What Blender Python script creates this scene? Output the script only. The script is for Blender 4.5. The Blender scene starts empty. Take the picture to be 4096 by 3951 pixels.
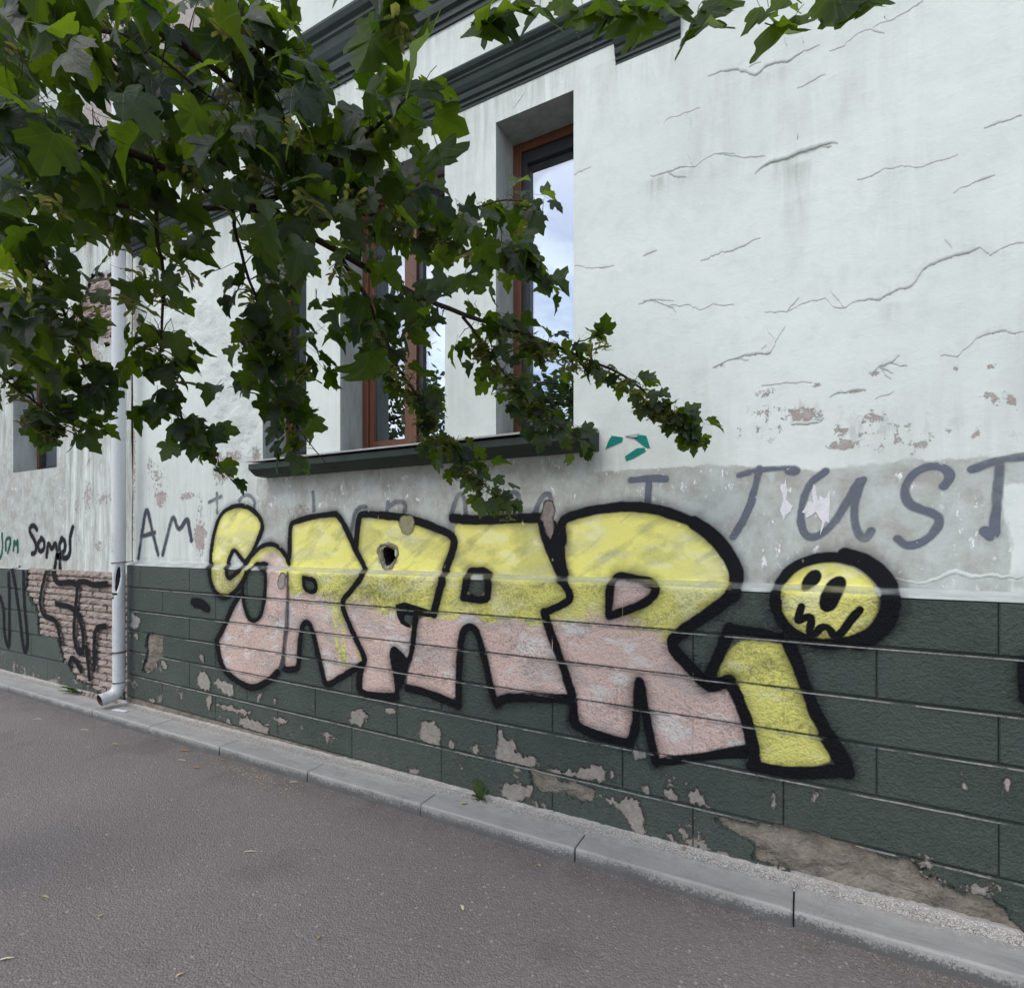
import bpy, math, random
import numpy as np
from mathutils import Vector, Matrix

random.seed(7)
rng = np.random.default_rng(7)
scene = bpy.context.scene
COL = scene.collection
R = math.radians

# ------------------------------------------------------------------ camera
F_PX, CX, HY, W_PX, H_PX = 2170.0, 2048.0, 2160.0, 4096.0, 3951.0
YAW, CAMZ = R(28.2), 1.43
cam_d = bpy.data.cameras.new('camera')
cam = bpy.data.objects.new('camera', cam_d)
COL.objects.link(cam)
cam.location = (0, 0, CAMZ)
cam.rotation_euler = (R(90), 0, YAW)
cam_d.sensor_fit = 'HORIZONTAL'
cam_d.sensor_width = 36
cam_d.lens = 36 * F_PX / W_PX
cam_d.shift_y = (HY - H_PX / 2) / W_PX
cam_d.clip_start, cam_d.clip_end = 0.05, 600
scene.camera = cam

# ------------------------------------------------------------------ world, sun, exposure
SUN_EL, SUN_AZ = R(50), R(200)       # azimuth of the sun from +Y, clockwise
world = bpy.data.worlds.new('World')
scene.world = world
world.use_nodes = True
wn = world.node_tree
wn.nodes.clear()
def wnode(t, **kw):
    n = wn.nodes.new(t)
    for k, v in kw.items(): setattr(n, k, v)
    return n
sky = wnode('ShaderNodeTexSky', sky_type='NISHITA', sun_disc=False, sun_elevation=SUN_EL, sun_rotation=SUN_AZ)
tc = wnode('ShaderNodeTexCoord')
mp = wnode('ShaderNodeMapping'); mp.inputs['Scale'].default_value = (1.0, 1.0, 2.2)
nz = wnode('ShaderNodeTexNoise'); nz.inputs['Scale'].default_value = 2.6; nz.inputs['Detail'].default_value = 9; nz.inputs['Roughness'].default_value = 0.58
rp = wnode('ShaderNodeValToRGB'); rp.color_ramp.elements[0].position = 0.45; rp.color_ramp.elements[1].position = 0.68
rp.color_ramp.elements[0].color = (0.03, 0.03, 0.03, 1); rp.color_ramp.elements[1].color = (1, 1, 1, 1)
mx = wnode('ShaderNodeMix', data_type='RGBA')
mx.inputs['B'].default_value = (12.6, 12.9, 13.3, 1)
bg = wnode('ShaderNodeBackground'); bg.inputs['Strength'].default_value = 0.12
wo = wnode('ShaderNodeOutputWorld')
L = wn.links.new
L(tc.outputs['Generated'], mp.inputs['Vector']); L(mp.outputs[0], nz.inputs['Vector']); L(nz.outputs['Fac'], rp.inputs['Fac'])
L(rp.outputs['Color'], mx.inputs['Factor']); L(sky.outputs[0], mx.inputs['A']); L(mx.outputs['Result'], bg.inputs['Color']); L(bg.outputs[0], wo.inputs['Surface'])

sun_d = bpy.data.lights.new('sun', 'SUN')
sun_d.energy, sun_d.angle, sun_d.color = 0.8, R(28), (1, 0.97, 0.93)
sun = bpy.data.objects.new('sun', sun_d)
COL.objects.link(sun)
sd = Vector((math.sin(SUN_AZ) * math.cos(SUN_EL), math.cos(SUN_AZ) * math.cos(SUN_EL), math.sin(SUN_EL)))
sun.rotation_euler = sd.to_track_quat('Z', 'Y').to_euler()
sun.location = sd * 30

vs = scene.view_settings
vs.view_transform, vs.look, vs.gamma, vs.use_curve_mapping = 'Standard', 'None', 1, False
vs.exposure = 0.80
scene.cycles.max_bounces = 8
scene.cycles.transparent_max_bounces = 24
scene.cycles.use_denoising = True

# ------------------------------------------------------------------ where things stand (photo pixel + known plane -> place)
YU, YP = 2.56, 2.50                  # upper wall plane, plinth plane
YK0, YK1 = 2.254, 2.417              # kerb front and back
ZK = 0.062                           # kerb top above the asphalt
CS, SN = math.cos(YAW), math.sin(YAW)
def rays(px, py):
    u = (np.asarray(px, float) - CX) / F_PX; v = (HY - np.asarray(py, float)) / F_PX
    den = u * SN + CS
    return (u * CS - SN) / den, v / den
def at(px, py, Y):
    a, b = rays(px, py)
    return float(a * Y), Y, float(CAMZ + b * Y)
def atd(px, py, d):
    u = (px - CX) / F_PX; v = (HY - py) / F_PX
    return Vector((d * (u * CS - SN), d * (u * SN + CS), CAMZ + d * v))
XL0, XR0 = -5.06, 0.676
def lerpX(l, r, X): return l + (r - l) * (np.asarray(X, float) - XL0) / (XR0 - XL0)
LINES = [(1.2225, 1.2165), (1.034, 1.018), (0.842, 0.816), (0.673, 0.636), (0.501, 0.439), (0.304, 0.238), (0.113, 0.030)]
def zlip(X): return lerpX(*LINES[0], X)
def zback(X): return zlip(X) + 0.031
JOIN = -5.06                         # where the two buildings meet
LLEFT = [1.137, 0.930, 0.712, 0.492, 0.280, 0.066]
def joints(k, x0, x1):
    s = -4.83 if k in (0, 2, 4) else -4.51
    j = s + 0.68 * np.arange(-20, 20)
    return j[(j > x0 + 0.1) & (j < x1 - 0.1)]
def prof(X, Z):
    """depth (Y) of the painted face of the right-hand building: wall, sloped ledge, grooved plinth"""
    X = np.asarray(X, float); Z = np.asarray(Z, float)
    zl, zb = zlip(X), zback(X)
    t = np.clip((Z - zl) / (zb - zl), 0, 1)
    y = np.where(Z >= zb, YU, np.where(Z <= zl, YP, YP + (YU - YP) * t))
    g = np.zeros_like(y)
    for k in range(1, 7):
        d = np.abs(Z - lerpX(*LINES[k], X))
        g = np.maximum(g, np.clip((0.0085 - d) / 0.0065, 0, 1) * 0.0085)
    for k in range(6):
        zt, zo = lerpX(*LINES[k], X), lerpX(*LINES[k + 1], X)
        inc = (Z < zt) & (Z >= zo)
        for jx in joints(k, -5.2, 2.2):
            d = np.abs(X - jx)
            g = np.where(inc, np.maximum(g, np.clip((0.0028 - d) / 0.0015, 0, 1) * 0.004), g)
    return np.where(Z < zl - 0.003, y + g, y)
def wmap(pts):
    """photo points (px,py) -> (X,Z) on that face"""
    out = []
    for px, py in pts:
        a, b = rays(px, py); a = float(a); b = float(b)
        z = CAMZ + b * YU
        if z >= zback(a * YU): out.append((a * YU, z)); continue
        z = CAMZ + b * YP
        if z <= zlip(a * YP): out.append((a * YP, z)); continue
        zl, zb = float(zlip(a * YP)), float(zback(a * YP))
        t = (CAMZ + b * YU - zb) / (b * (YU - YP) - (zb - zl)) if True else 0
        t = min(max(t, 0), 1)
        y = YU - t * (YU - YP)
        out.append((a * y, zb - t * (zb - zl)))
    return np.array(out)
def zoomed(ox, oy, s): return lambda pts: [(ox + x * s, oy + y * s) for x, y in pts]
GA = zoomed(700, 1900, 0.81633)
Z1 = zoomed(0, 0, 0.71429)
Z2 = zoomed(1300, 0, 0.71429)
Z3 = zoomed(2600, 0, 0.76327)
Z4 = zoomed(0, 1200, 0.71429)
Z5 = zoomed(900, 1000, 0.81633)
ZJ = zoomed(2500, 1300, 0.81429)
ZB = zoomed(0, 2150, 0.42296)
ZP = zoomed(400, 2150, 0.52879)
ZC = zoomed(2400, 2900, 0.86531)
ZD = zoomed(1200, 2700, 0.71429)
ZG = zoomed(0, 2500, 0.76733)
def chaikin(p, n=2, closed=False):
    p = [tuple(q) for q in p]
    for _ in range(n):
        q = [] if closed else [p[0]]
        m = len(p) if closed else len(p) - 1
        for i in range(m):
            a, b = p[i], p[(i + 1) % len(p)]
            q.append((.75 * a[0] + .25 * b[0], .75 * a[1] + .25 * b[1]))
            q.append((.25 * a[0] + .75 * b[0], .25 * a[1] + .75 * b[1]))
        if not closed: q.append(p[-1])
        p = q
    return p
def dense(p, step=18, closed=False):
    out = []
    m = len(p) if closed else len(p) - 1
    for i in range(m):
        a, b = p[i], p[(i + 1) % len(p)]
        n = max(1, int(math.hypot(b[0] - a[0], b[1] - a[1]) / step))
        for j in range(n): out.append((a[0] + (b[0] - a[0]) * j / n, a[1] + (b[1] - a[1]) * j / n))
    if not closed: out.append(p[-1])
    return out

# ------------------------------------------------------------------ numpy noise and distances
def hash2(ix, iy, seed):
    h = (ix.astype(np.int64) * 374761393 + iy.astype(np.int64) * 668265263 + seed * 974711) & 0xffffffff
    h = ((h ^ (h >> 13)) * 1274126177) & 0xffffffff
    return ((h ^ (h >> 16)) & 0xffff) / 65535.0
def vnoise(x, y, seed=0):
    xi, yi = np.floor(x), np.floor(y)
    fx, fy = x - xi, y - yi
    fx = fx * fx * (3 - 2 * fx); fy = fy * fy * (3 - 2 * fy)
    a = hash2(xi, yi, seed); b = hash2(xi + 1, yi, seed); c = hash2(xi, yi + 1, seed); d = hash2(xi + 1, yi + 1, seed)
    return (a * (1 - fx) + b * fx) * (1 - fy) + (c * (1 - fx) + d * fx) * fy
def fbm(x, y, seed=0, octv=4):
    s = 0; a = 0.5; t = 0
    for i in range(octv):
        s = s + a * vnoise(x * 2 ** i, y * 2 ** i, seed + i * 17); t += a; a *= 0.55
    return s / t
def sstep(a, b, x):
    t = np.clip((x - a) / (b - a), 0, 1)
    return t * t * (3 - 2 * t)
def seg_dist(X, Z, P):
    d = np.full(X.shape, 9.0)
    for (x0, z0), (x1, z1) in zip(P[:-1], P[1:]):
        m = (X > min(x0, x1) - 0.2) & (X < max(x0, x1) + 0.2) & (Z > min(z0, z1) - 0.2) & (Z < max(z0, z1) + 0.2)
        if not m.any(): continue
        xx, zz = X[m], Z[m]
        vx, vz = x1 - x0, z1 - z0
        t = np.clip(((xx - x0) * vx + (zz - z0) * vz) / (vx * vx + vz * vz + 1e-12), 0, 1)
        d[m] = np.minimum(d[m], np.hypot(xx - x0 - t * vx, zz - z0 - t * vz))
    return d
def inside(X, Z, P):
    r = np.zeros(X.shape, bool)
    n = len(P)
    for i in range(n):
        x0, z0 = P[i]; x1, z1 = P[(i + 1) % n]
        if z0 == z1: continue
        c = ((z0 > Z) != (z1 > Z)) & (X < (x1 - x0) * (Z - z0) / (z1 - z0) + x0)
        r ^= c
    return r
def poly_sd(X, Z, P):
    """signed distance, positive inside"""
    d = seg_dist(X, Z, np.vstack([P, P[:1]]))
    return np.where(inside(X, Z, P), d, -d)

# ------------------------------------------------------------------ node materials
class M:
    def __init__(s, name):
        s.m = bpy.data.materials.new(name); s.m.use_nodes = True
        s.t = s.m.node_tree; s.t.nodes.clear()
        s.out = s.t.nodes.new('ShaderNodeOutputMaterial')
    def n(s, typ, ins=None, **kw):
        nd = s.t.nodes.new('ShaderNode' + typ)
        for k, v in kw.items(): setattr(nd, k, v)
        for k, v in (ins or {}).items():
            i = nd.inputs[k]
            if hasattr(v, 'is_linked') or isinstance(v, bpy.types.NodeSocket): s.t.links.new(v, i)
            else:
                if i.type == 'RGBA' and len(v) == 3: v = (*v, 1)
                i.default_value = v
        return nd
    def pos(s): return s.n('NewGeometry').outputs['Position']
    def obj(s): return s.n('TexCoord').outputs['Object']
    def scale(s, v, sc): return s.n('Mapping', {'Vector': v, 'Scale': sc}).outputs[0]
    def noise(s, v, sc, det=4, rough=.55, dist=0): return s.n('TexNoise', {'Vector': v, 'Scale': sc, 'Detail': det, 'Roughness': rough, 'Distortion': dist}).outputs['Fac']
    def voro(s, v, sc, feature='F1', out='Distance', rnd=1): return s.n('TexVoronoi', {'Vector': v, 'Scale': sc, 'Randomness': rnd}, feature=feature).outputs[out]
    def ramp(s, f, a, b, lo=0.0, hi=1.0):
        return s.n('MapRange', {'Value': f, 'From Min': a, 'From Max': b, 'To Min': lo, 'To Max': hi}).outputs[0]
    def math(s, op, a, b=0.0, c=0.0):
        nd = s.n('Math', operation=op)
        for i, v in enumerate((a, b, c)):
            if isinstance(v, bpy.types.NodeSocket): s.t.links.new(v, nd.inputs[i])
            else: nd.inputs[i].default_value = v
        return nd.outputs[0]
    def mix(s, f, a, b, mode='MIX'):
        nd = s.n('Mix', data_type='RGBA', blend_type=mode)
        for k, v in (('Factor', f), ('A', a), ('B', b)):
            i = [q for q in nd.inputs if q.name == k and (q.type == 'RGBA' or (k == 'Factor' and q.type == 'VALUE'))][0]
            if isinstance(v, bpy.types.NodeSocket): s.t.links.new(v, i)
            else: i.default_value = (*v, 1) if isinstance(v, tuple) and len(v) == 3 else v
        return [o for o in nd.outputs if o.type == 'RGBA'][0]
    def attr(s, name, out='Fac'): return s.n('Attribute', attribute_name=name).outputs[out]
    def bump(s, h, strength=.5, dist=.01, normal=None):
        ins = {'Height': h, 'Strength': strength, 'Distance': dist}
        if normal is not None: ins['Normal'] = normal
        return s.n('Bump', ins).outputs[0]
    def principled(s, col, rough=.8, normal=None, spec=.3, **kw):
        ins = {'Base Color': col, 'Roughness': rough, 'Specular IOR Level': spec}
        if normal is not None: ins['Normal'] = normal
        ins.update(kw)
        return s.n('BsdfPrincipled', ins).outputs[0]
    def done(s, shader):
        s.t.links.new(shader, s.out.inputs['Surface'])
        return s.m

def stucco(m, p, strength=.55, sc=95):
    """coarse sprayed render: clumpy grains"""
    a = m.noise(p, sc, 3, .6)
    b = m.noise(p, sc * .33, 2, .5)
    return m.bump(m.math('ADD', a, m.math('MULTIPLY', b, .7)), strength, .012)

def mat_wall():
    m = M('painted_render'); p = m.pos()
    grey, peel, grime, rough = (m.attr(k) for k in ('grey', 'peel', 'grime', 'rough'))
    n1 = m.noise(p, 1.3, 5, .6)
    col = m.mix(m.ramp(n1, .3, .7), (.585, .63, .58), (.665, .705, .655))
    soft = m.noise(m.scale(p, (2.2, 2.2, 1.5)), 1, 5, .62, .4)
    col = m.mix(m.ramp(soft, .48, .72, 0, .42), col, (.49, .515, .475))
    n2 = m.noise(p, 9, 6, .65)
    col = m.mix(m.ramp(n2, .50, .76, 0, .38), col, (.47, .50, .47))
    st = m.noise(m.scale(p, (9, 9, .9)), 1.0, 6, .62, .6)
    col = m.mix(m.math('MULTIPLY', m.ramp(st, .55, .80), m.ramp(n2, .35, .65, .0, .12)), col, (.36, .37, .35))
    st2 = m.noise(m.scale(p, (22, 22, 2.2)), 1.0, 6, .68, .8)
    g = m.math('MULTIPLY', m.ramp(m.math('ADD', m.math('MULTIPLY', st, .5), m.math('MULTIPLY', st2, .5)), .40, .66), grime)
    col = m.mix(m.math('MULTIPLY', g, .85), col, (.19, .185, .165))
    # grey repainted patches, rubbed through in places
    n3 = m.noise(p, 5.5, 8, .68)
    n4 = m.noise(m.scale(p, (14, 14, 6)), 1.0, 7, .7)
    ge = m.ramp(m.math('ADD', grey, m.math('MULTIPLY', m.math('SUBTRACT', n4, .5), 1.25)), .40, .60)
    gcol = m.mix(m.ramp(n3, .40, .60), (.43, .465, .43), (.305, .30, .265))
    gcol = m.mix(m.ramp(n4, .50, .72, 0, .75), gcol, (.52, .56, .53))
    col = m.mix(m.math('MULTIPLY', ge, .92), col, gcol)
    n7 = m.noise(m.scale(p, (30, 30, 17)), 1.0, 6, .7)
    fl = m.math('MULTIPLY', m.ramp(n7, .60, .64), m.math('MULTIPLY', ge, m.ramp(m.noise(p, 3.1, 3), .48, .58)))
    col = m.mix(fl, col, (.74, .74, .73))
    # flaked off paint
    n5 = m.noise(p, 30, 9, .78)
    pe = m.ramp(m.math('ADD', peel, m.math('MULTIPLY', m.math('SUBTRACT', n5, .5), 2.6)), .66, .70)
    pcol = m.mix(m.ramp(m.noise(p, 40, 5, .7), .35, .65), (.30, .25, .225), (.40, .36, .33))
    col = m.mix(pe, col, pcol)
    fine = m.noise(m.scale(p, (60, 60, 45)), 1.0, 5, .6)
    h = m.math('ADD', m.math('MULTIPLY', fine, .10), m.math('MULTIPLY', n2, .25))
    h = m.math('ADD', h, m.math('MULTIPLY', pe, -.35))
    h = m.math('ADD', h, m.math('MULTIPLY', m.noise(p, 13, 6, .7, .6), m.math('MULTIPLY', rough, 1.8)))
    h = m.math('ADD', h, m.math('MULTIPLY', ge, -.06))
    h = m.math('ADD', h, m.math('MULTIPLY', m.noise(p, 2.2, 3, .5), .8))
    h = m.math('ADD', h, m.math('MULTIPLY', m.noise(m.scale(p, (7, 7, 12)), 1.0, 7, .70, .5), .22))
    return m.done(m.principled(col, .85, m.bump(h, .70, .015), .25))
MW = mat_wall()

def mat_green():
    m = M('dark_green_stucco'); p = m.pos()
    n = m.noise(p, 2.4, 6, .65)
    col = m.mix(m.ramp(n, .32, .68), (.043, .062, .050), (.072, .094, .078))
    rnd = m.n('ObjectInfo').outputs['Random']
    col = m.mix(m.ramp(rnd, 0, 1, 0, .40), col, (.085, .102, .088))
    fade = m.noise(m.scale(p, (1.2, 1.2, 3)), 1, 5, .6)
    col = m.mix(m.ramp(fade, .5, .75, 0, .35), col, (.105, .115, .10))
    rub = m.noise(p, 85, 5, .72)
    col = m.mix(m.ramp(rub, .57, .74, 0, .45), col, (.17, .185, .17))
    low = m.ramp(m.n('SeparateXYZ', {0: p}).outputs[2], .05, .55, 1, 0)
    pl = m.noise(m.scale(p, (7, 7, 9)), 1.0, 9, .72)
    pe = m.ramp(m.math('ADD', pl, m.math('MULTIPLY', low, .13)), .675, .70)
    col = m.mix(pe, col, m.mix(m.ramp(rub, .3, .7), (.20, .175, .15), (.29, .26, .23)))
    dust = m.math('MULTIPLY', low, m.ramp(m.noise(p, 22, 6, .7), .45, .75, 0, .35))
    col = m.mix(dust, col, (.20, .19, .17))
    b1 = m.noise(p, 100, 4, .68); b2 = m.noise(p, 48, 2, .5)
    h = m.math('ADD', b1, m.math('MULTIPLY', b2, .7))
    h = m.math('ADD', m.math('MULTIPLY', h, m.ramp(pe, 0, 1, 1, .3)), m.math('MULTIPLY', pe, -.35))
    return m.done(m.principled(col, m.ramp(b1, .3, .7, .5, .75), m.bump(h, 1.0, .019), .35))
MG = mat_green()

def mat_paint(name, rough=.6, nscale=80, amp=(.3, .1), spec=.3, gain=1.0, rec=0.0):
    """sprayed paint film: colour and density carried by the film mesh, speckled by the grain it sits on"""
    m = M(name); p = m.pos()
    a = m.attr('cover'); c = m.attr('paint', 'Color')
    z = m.n('SeparateXYZ', {0: p}).outputs[2]
    plinth = m.ramp(z, 1.20, 1.235, 1, 0)
    g = m.math('ADD', m.noise(p, 100, 4, .68), m.math('MULTIPLY', m.noise(p, 48, 2, .5), .7))
    gr = m.ramp(g, .68, 1.0)
    # the low grains of coarse stucco stay thinly covered
    d = m.math('ADD', m.math('MULTIPLY', a, gain), m.math('MULTIPLY', m.math('SUBTRACT', gr, .5), m.math('ADD', m.math('MULTIPLY', plinth, amp[0] - amp[1]), amp[1])))
    d = m.math('MULTIPLY', m.ramp(d, .04, .95), m.ramp(a, 0.01, .10))
    b1 = m.noise(p, 100, 4, .68); b2 = m.noise(p, 48, 2, .5)
    h = m.math('MULTIPLY', m.math('ADD', b1, m.math('MULTIPLY', b2, .7)), m.math('ADD', m.math('MULTIPLY', plinth, .9), .10))
    if rec:
        h = m.math('ADD', m.math('MULTIPLY', m.noise(p, 50, 5, .7), .5), m.math('MULTIPLY', a, rec))
        v = m.ramp(m.noise(p, 36, 7, .72), .3, .7)
        c = m.mix(v, m.mix(.45, c, (.12, .11, .10)), m.mix(.30, c, (.45, .42, .38)))
    sh = m.principled(c, rough, m.bump(h, 1.0, .017), spec)
    tr = m.n('BsdfTransparent').outputs[0]
    mxn = m.n('MixShader', {0: d, 1: tr, 2: sh})
    return m.done(mxn.outputs[0])

MPP = mat_paint('bare_patch_lip_light', .9, amp=(.0, .0), spec=.15, gain=1.3, rec=-2.2)
MPF = mat_paint('spray_fill', .65, amp=(.40, .12), gain=1.1)
MPO = mat_paint('spray_outline', .72, amp=(.20, .06), spec=.12, gain=1.4)

def mat_simple(name, c0, c1, sc=12, rough=.7, bump=.2, bs=60, spec=.3, bd=.006, metallic=0.0, det=5):
    m = M(name); p = m.obj()
    col = m.mix(m.ramp(m.noise(p, sc, det, .6), .32, .68), c0, c1)
    nb = m.noise(p, bs, 4, .6)
    return m.done(m.principled(col, rough, m.bump(nb, bump, bd), spec, Metallic=metallic))
def mat_world(name, c0, c1, sc=12, rough=.85, bump=.5, bs=60, spec=.2, bd=.01):
    m = M(name); p = m.pos()
    col = m.mix(m.ramp(m.noise(p, sc, 7, .66), .32, .68), c0, c1)
    nb = m.math('ADD', m.noise(p, bs, 5, .65), m.noise(p, bs * .3, 3, .6))
    return m.done(m.principled(col, rough, m.bump(nb, bump, bd), spec))
M_WOOD = None
def mat_wood():
    m = M('varnished_wood'); p = m.pos()
    g = m.noise(m.scale(p, (70, 70, 3)), 1, 5, .6)
    col = m.mix(m.ramp(g, .3, .7), (.085, .034, .018), (.150, .058, .029))
    return m.done(m.principled(col, .42, m.bump(g, .1, .003), .4))
M_WOOD = mat_wood()
M_DARKF = mat_simple('dark_gasket', (.018, .019, .022), (.028, .03, .034), rough=.45)
M_REVEAL = None
def mat_reveal():
    m = M('weathered_reveal'); p = m.pos()
    n = m.noise(m.scale(p, (10, 10, 2)), 1, 7, .66)
    col = m.mix(m.ramp(n, .35, .7), (.40, .43, .40), (.24, .245, .23))
    col = m.mix(m.ramp(m.noise(p, 25, 6, .7), .6, .75, 0, .6), col, (.15, .145, .135))
    return m.done(m.principled(col, .85, m.bump(m.noise(p, 60, 5), .3, .006), .2))
M_REVEAL = mat_reveal()
def mat_moulding():
    m = M('green_moulding_paint'); p = m.pos()
    n = m.noise(p, 6, 6, .65)
    col = m.mix(m.ramp(n, .3, .7), (.020, .030, .026), (.038, .050, .045))
    ch = m.noise(m.scale(p, (30, 60, 60)), 1, 6, .7)
    msk = m.math('MULTIPLY', m.ramp(ch, .66, .68), m.ramp(m.noise(p, 1.7, 3), .50, .6))
    col = m.mix(m.math('MULTIPLY', msk, .8), col, (.40, .42, .39))
    return m.done(m.principled(col, .6, m.bump(n, .2, .006), .22))
M_MOULD = mat_moulding()
M_SILLTOP = mat_world('sill_flashing', (.30, .30, .285), (.48, .48, .46), 14, .6, .2, 60)
M_BEIGE = mat_world('bare_render', (.14, .12, .098), (.32, .28, .235), 13, .9, 1.0, 42, .15, .026)
M_HOLE = mat_world('crumbled_mortar', (.20, .18, .13), (.33, .30, .22), 14, .95, 1.0, 40, .1, .02)
M_DARK = mat_simple('dark_inside', (.006, .005, .005), (.012, .01, .009), rough=.95)
def mat_brick():
    m = M('old_brick'); p = m.pos()
    rnd = m.n('ObjectInfo').outputs['Random']
    n = m.noise(p, 18, 7, .7)
    col = m.mix(m.ramp(n, .3, .7), (.35, .275, .24), (.45, .385, .345))
    col = m.mix(m.ramp(rnd, 0, 1, 0, .5), col, (.32, .24, .21))
    col = m.mix(m.ramp(m.noise(p, 45, 5, .7), .55, .75, 0, .7), col, (.17, .13, .115))
    nb = m.math('ADD', m.noise(p, 60, 5, .7), m.math('MULTIPLY', m.noise(p, 22, 3), 1.2))
    return m.done(m.principled(col, .92, m.bump(nb, .9, .022), .15))
M_BRICK = mat_brick()
M_MORTAR = mat_world('mortar', (.13, .105, .09), (.20, .17, .15), 20, .95, .8, 50)
def mat_asphalt():
    m = M('asphalt'); p = m.pos()
    big = m.noise(p, .9, 6, .6)
    col = m.mix(m.ramp(big, .3, .7), (.188, .163, .153), (.228, .203, .191))
    cell = m.n('TexVoronoi', {'Vector': p, 'Scale': 120.0})
    cr = m.n('SeparateColor', {0: cell.outputs['Color']}).outputs
    col = m.mix(m.ramp(cr[0], .0, 1, 0, .45), col, (.112, .098, .094))
    lightst = m.math('MULTIPLY', m.ramp(cr[1], .86, .97), m.ramp(cell.outputs['Distance'], .55, .25))
    col = m.mix(m.math('MULTIPLY', lightst, .75), col, (.34, .31, .29))
    c2 = m.n('TexVoronoi', {'Vector': p, 'Scale': 46.0})
    cr2 = m.n('SeparateColor', {0: c2.outputs['Color']}).outputs
    col = m.mix(m.math('MULTIPLY', m.ramp(cr2[0], .90, .94), m.ramp(c2.outputs['Distance'], .32, .18, 0, .7)), col, (.40, .37, .34))
    spot = m.noise(p, 2.1, 4, .5)
    col = m.mix(m.ramp(spot, .60, .68, 0, .25), col, (.075, .066, .063))
    gum = m.voro(p, 2.3)
    col = m.mix(m.math('MULTIPLY', m.ramp(m.math('ADD', gum, m.math('MULTIPLY', m.noise(p, 30, 4), .06)), .075, .06), .45), col, (.30, .285, .27))
    y = m.n('SeparateXYZ', {0: p}).outputs[1]
    dirt = m.math('MULTIPLY', m.ramp(y, 2.0, 2.26), m.ramp(m.noise(p, 8, 5, .7), .3, .7))
    col = m.mix(m.math('MULTIPLY', dirt, .5), col, (.045, .036, .030))
    wear = m.noise(p, 3.2, 7, .7)
    col = m.mix(m.ramp(wear, .62, .8, 0, .4), col, (.20, .185, .175))
    h = m.math('ADD', m.math('MULTIPLY', cell.outputs['Distance'], -1.0), m.noise(p, 200, 3, .6))
    h = m.math('ADD', h, m.math('MULTIPLY', m.noise(p, 45, 3), .6))
    return m.done(m.principled(col, .78, m.bump(h, .75, .006), .35))
M_ASPH = mat_asphalt()
def mat_kerb():
    m = M('concrete_kerb'); p = m.pos()
    rnd = m.n('ObjectInfo').outputs['Random']
    n = m.noise(m.scale(p, (3, 12, 12)), 1, 7, .65)
    col = m.mix(m.ramp(n, .3, .7), (.285, .276, .258), (.375, .366, .346))
    col = m.mix(m.ramp(rnd, 0, 1, 0, .25), col, (.21, .21, .20))
    sp = m.noise(p, 130, 4, .7)
    col = m.mix(m.ramp(sp, .58, .72, 0, .35), col, (.14, .135, .13))
    z = m.n('SeparateXYZ', {0: p}).outputs[2]
    grub = m.noise(p, 120, 6, .8)
    grub = m.math('ADD', m.math('MULTIPLY', grub, .75), m.math('MULTIPLY', m.noise(p, 7, 4, .6), .25))
    low = m.ramp(z, .0, .058, .25, -.01)
    gm = m.ramp(m.math('ADD', grub, low), .535, .64)
    col = m.mix(m.math('MULTIPLY', gm, .8), col, (.055, .055, .055))
    stn = m.noise(m.scale(p, (5, 22, 22)), 1, 7, .7)
    col = m.mix(m.ramp(stn, .5, .7, 0, .5), col, (.17, .165, .155))
    y = m.n('SeparateXYZ', {0: p}).outputs[1]
    sand = m.math('MULTIPLY', m.ramp(y, YK0 + .06, YK1), m.ramp(m.noise(p, 20, 6, .7), .42, .6))
    col = m.mix(m.math('MULTIPLY', sand, .7), col, (.42, .39, .355))
    return m.done(m.principled(col, .85, m.bump(m.math('ADD', sp, n), .35, .004), .25))
M_KERB = mat_kerb()
def mat_gravel():
    m = M('pale_gravel'); p = m.pos()
    rnd = m.n('NewGeometry').outputs['Random Per Island']
    col = m.mix(rnd, (.36, .335, .305), (.60, .57, .53))
    return m.done(m.principled(col, .85, m.bump(m.noise(p, 150, 3), .3, .003), .2))
M_GRAV = mat_gravel()
M_SAND = mat_world('gritty_bed', (.34, .315, .285), (.50, .47, .43), 60, .95, .9, 150, .1, .008)
M_PVC = None
def mat_pvc():
    m = M('grey_plastic_pipe'); p = m.pos()
    n = m.noise(m.scale(p, (12, 12, 2)), 1, 6, .65)
    col = m.mix(m.ramp(n, .3, .7), (.52, .53, .54), (.60, .61, .62))
    z = m.n('SeparateXYZ', {0: p}).outputs[2]
    sc = m.math('MULTIPLY', m.ramp(z, 0.1, 1.4, 1, .15), m.ramp(m.noise(p, 20, 7, .72), .50, .75))
    col = m.mix(m.math('MULTIPLY', sc, .8), col, (.25, .245, .24))
    return m.done(m.principled(col, .42, m.bump(n, .05, .003), .4))
M_PVC = mat_pvc()
M_STEEL = mat_simple('rusty_wire', (.10, .05, .03), (.16, .09, .06), rough=.6)
def mat_glass():
    m = M('window_glass')
    lw = m.n('Fresnel', {'IOR': 1.5}).outputs[0]
    f = m.math('ADD', m.math('MULTIPLY', lw, 1.6), .30)
    gl = m.n('BsdfGlossy', {'Color': (.86, .93, 1.0), 'Roughness': 0.008}).outputs[0]
    tr = m.n('BsdfTransparent', {'Color': (.72, .76, .78)}).outputs[0]
    return m.done(m.n('MixShader', {0: f, 1: tr, 2: gl}).outputs[0])
M_GLASS = mat_glass()
M_CURT = mat_simple('net_curtain', (.66, .67, .70), (.76, .77, .80), rough=.9, bump=.1)
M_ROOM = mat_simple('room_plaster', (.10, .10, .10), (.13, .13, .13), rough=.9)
M_CYAN = mat_simple('bluish_blind', (.07, .13, .17), (.11, .18, .22), rough=.6)
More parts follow.
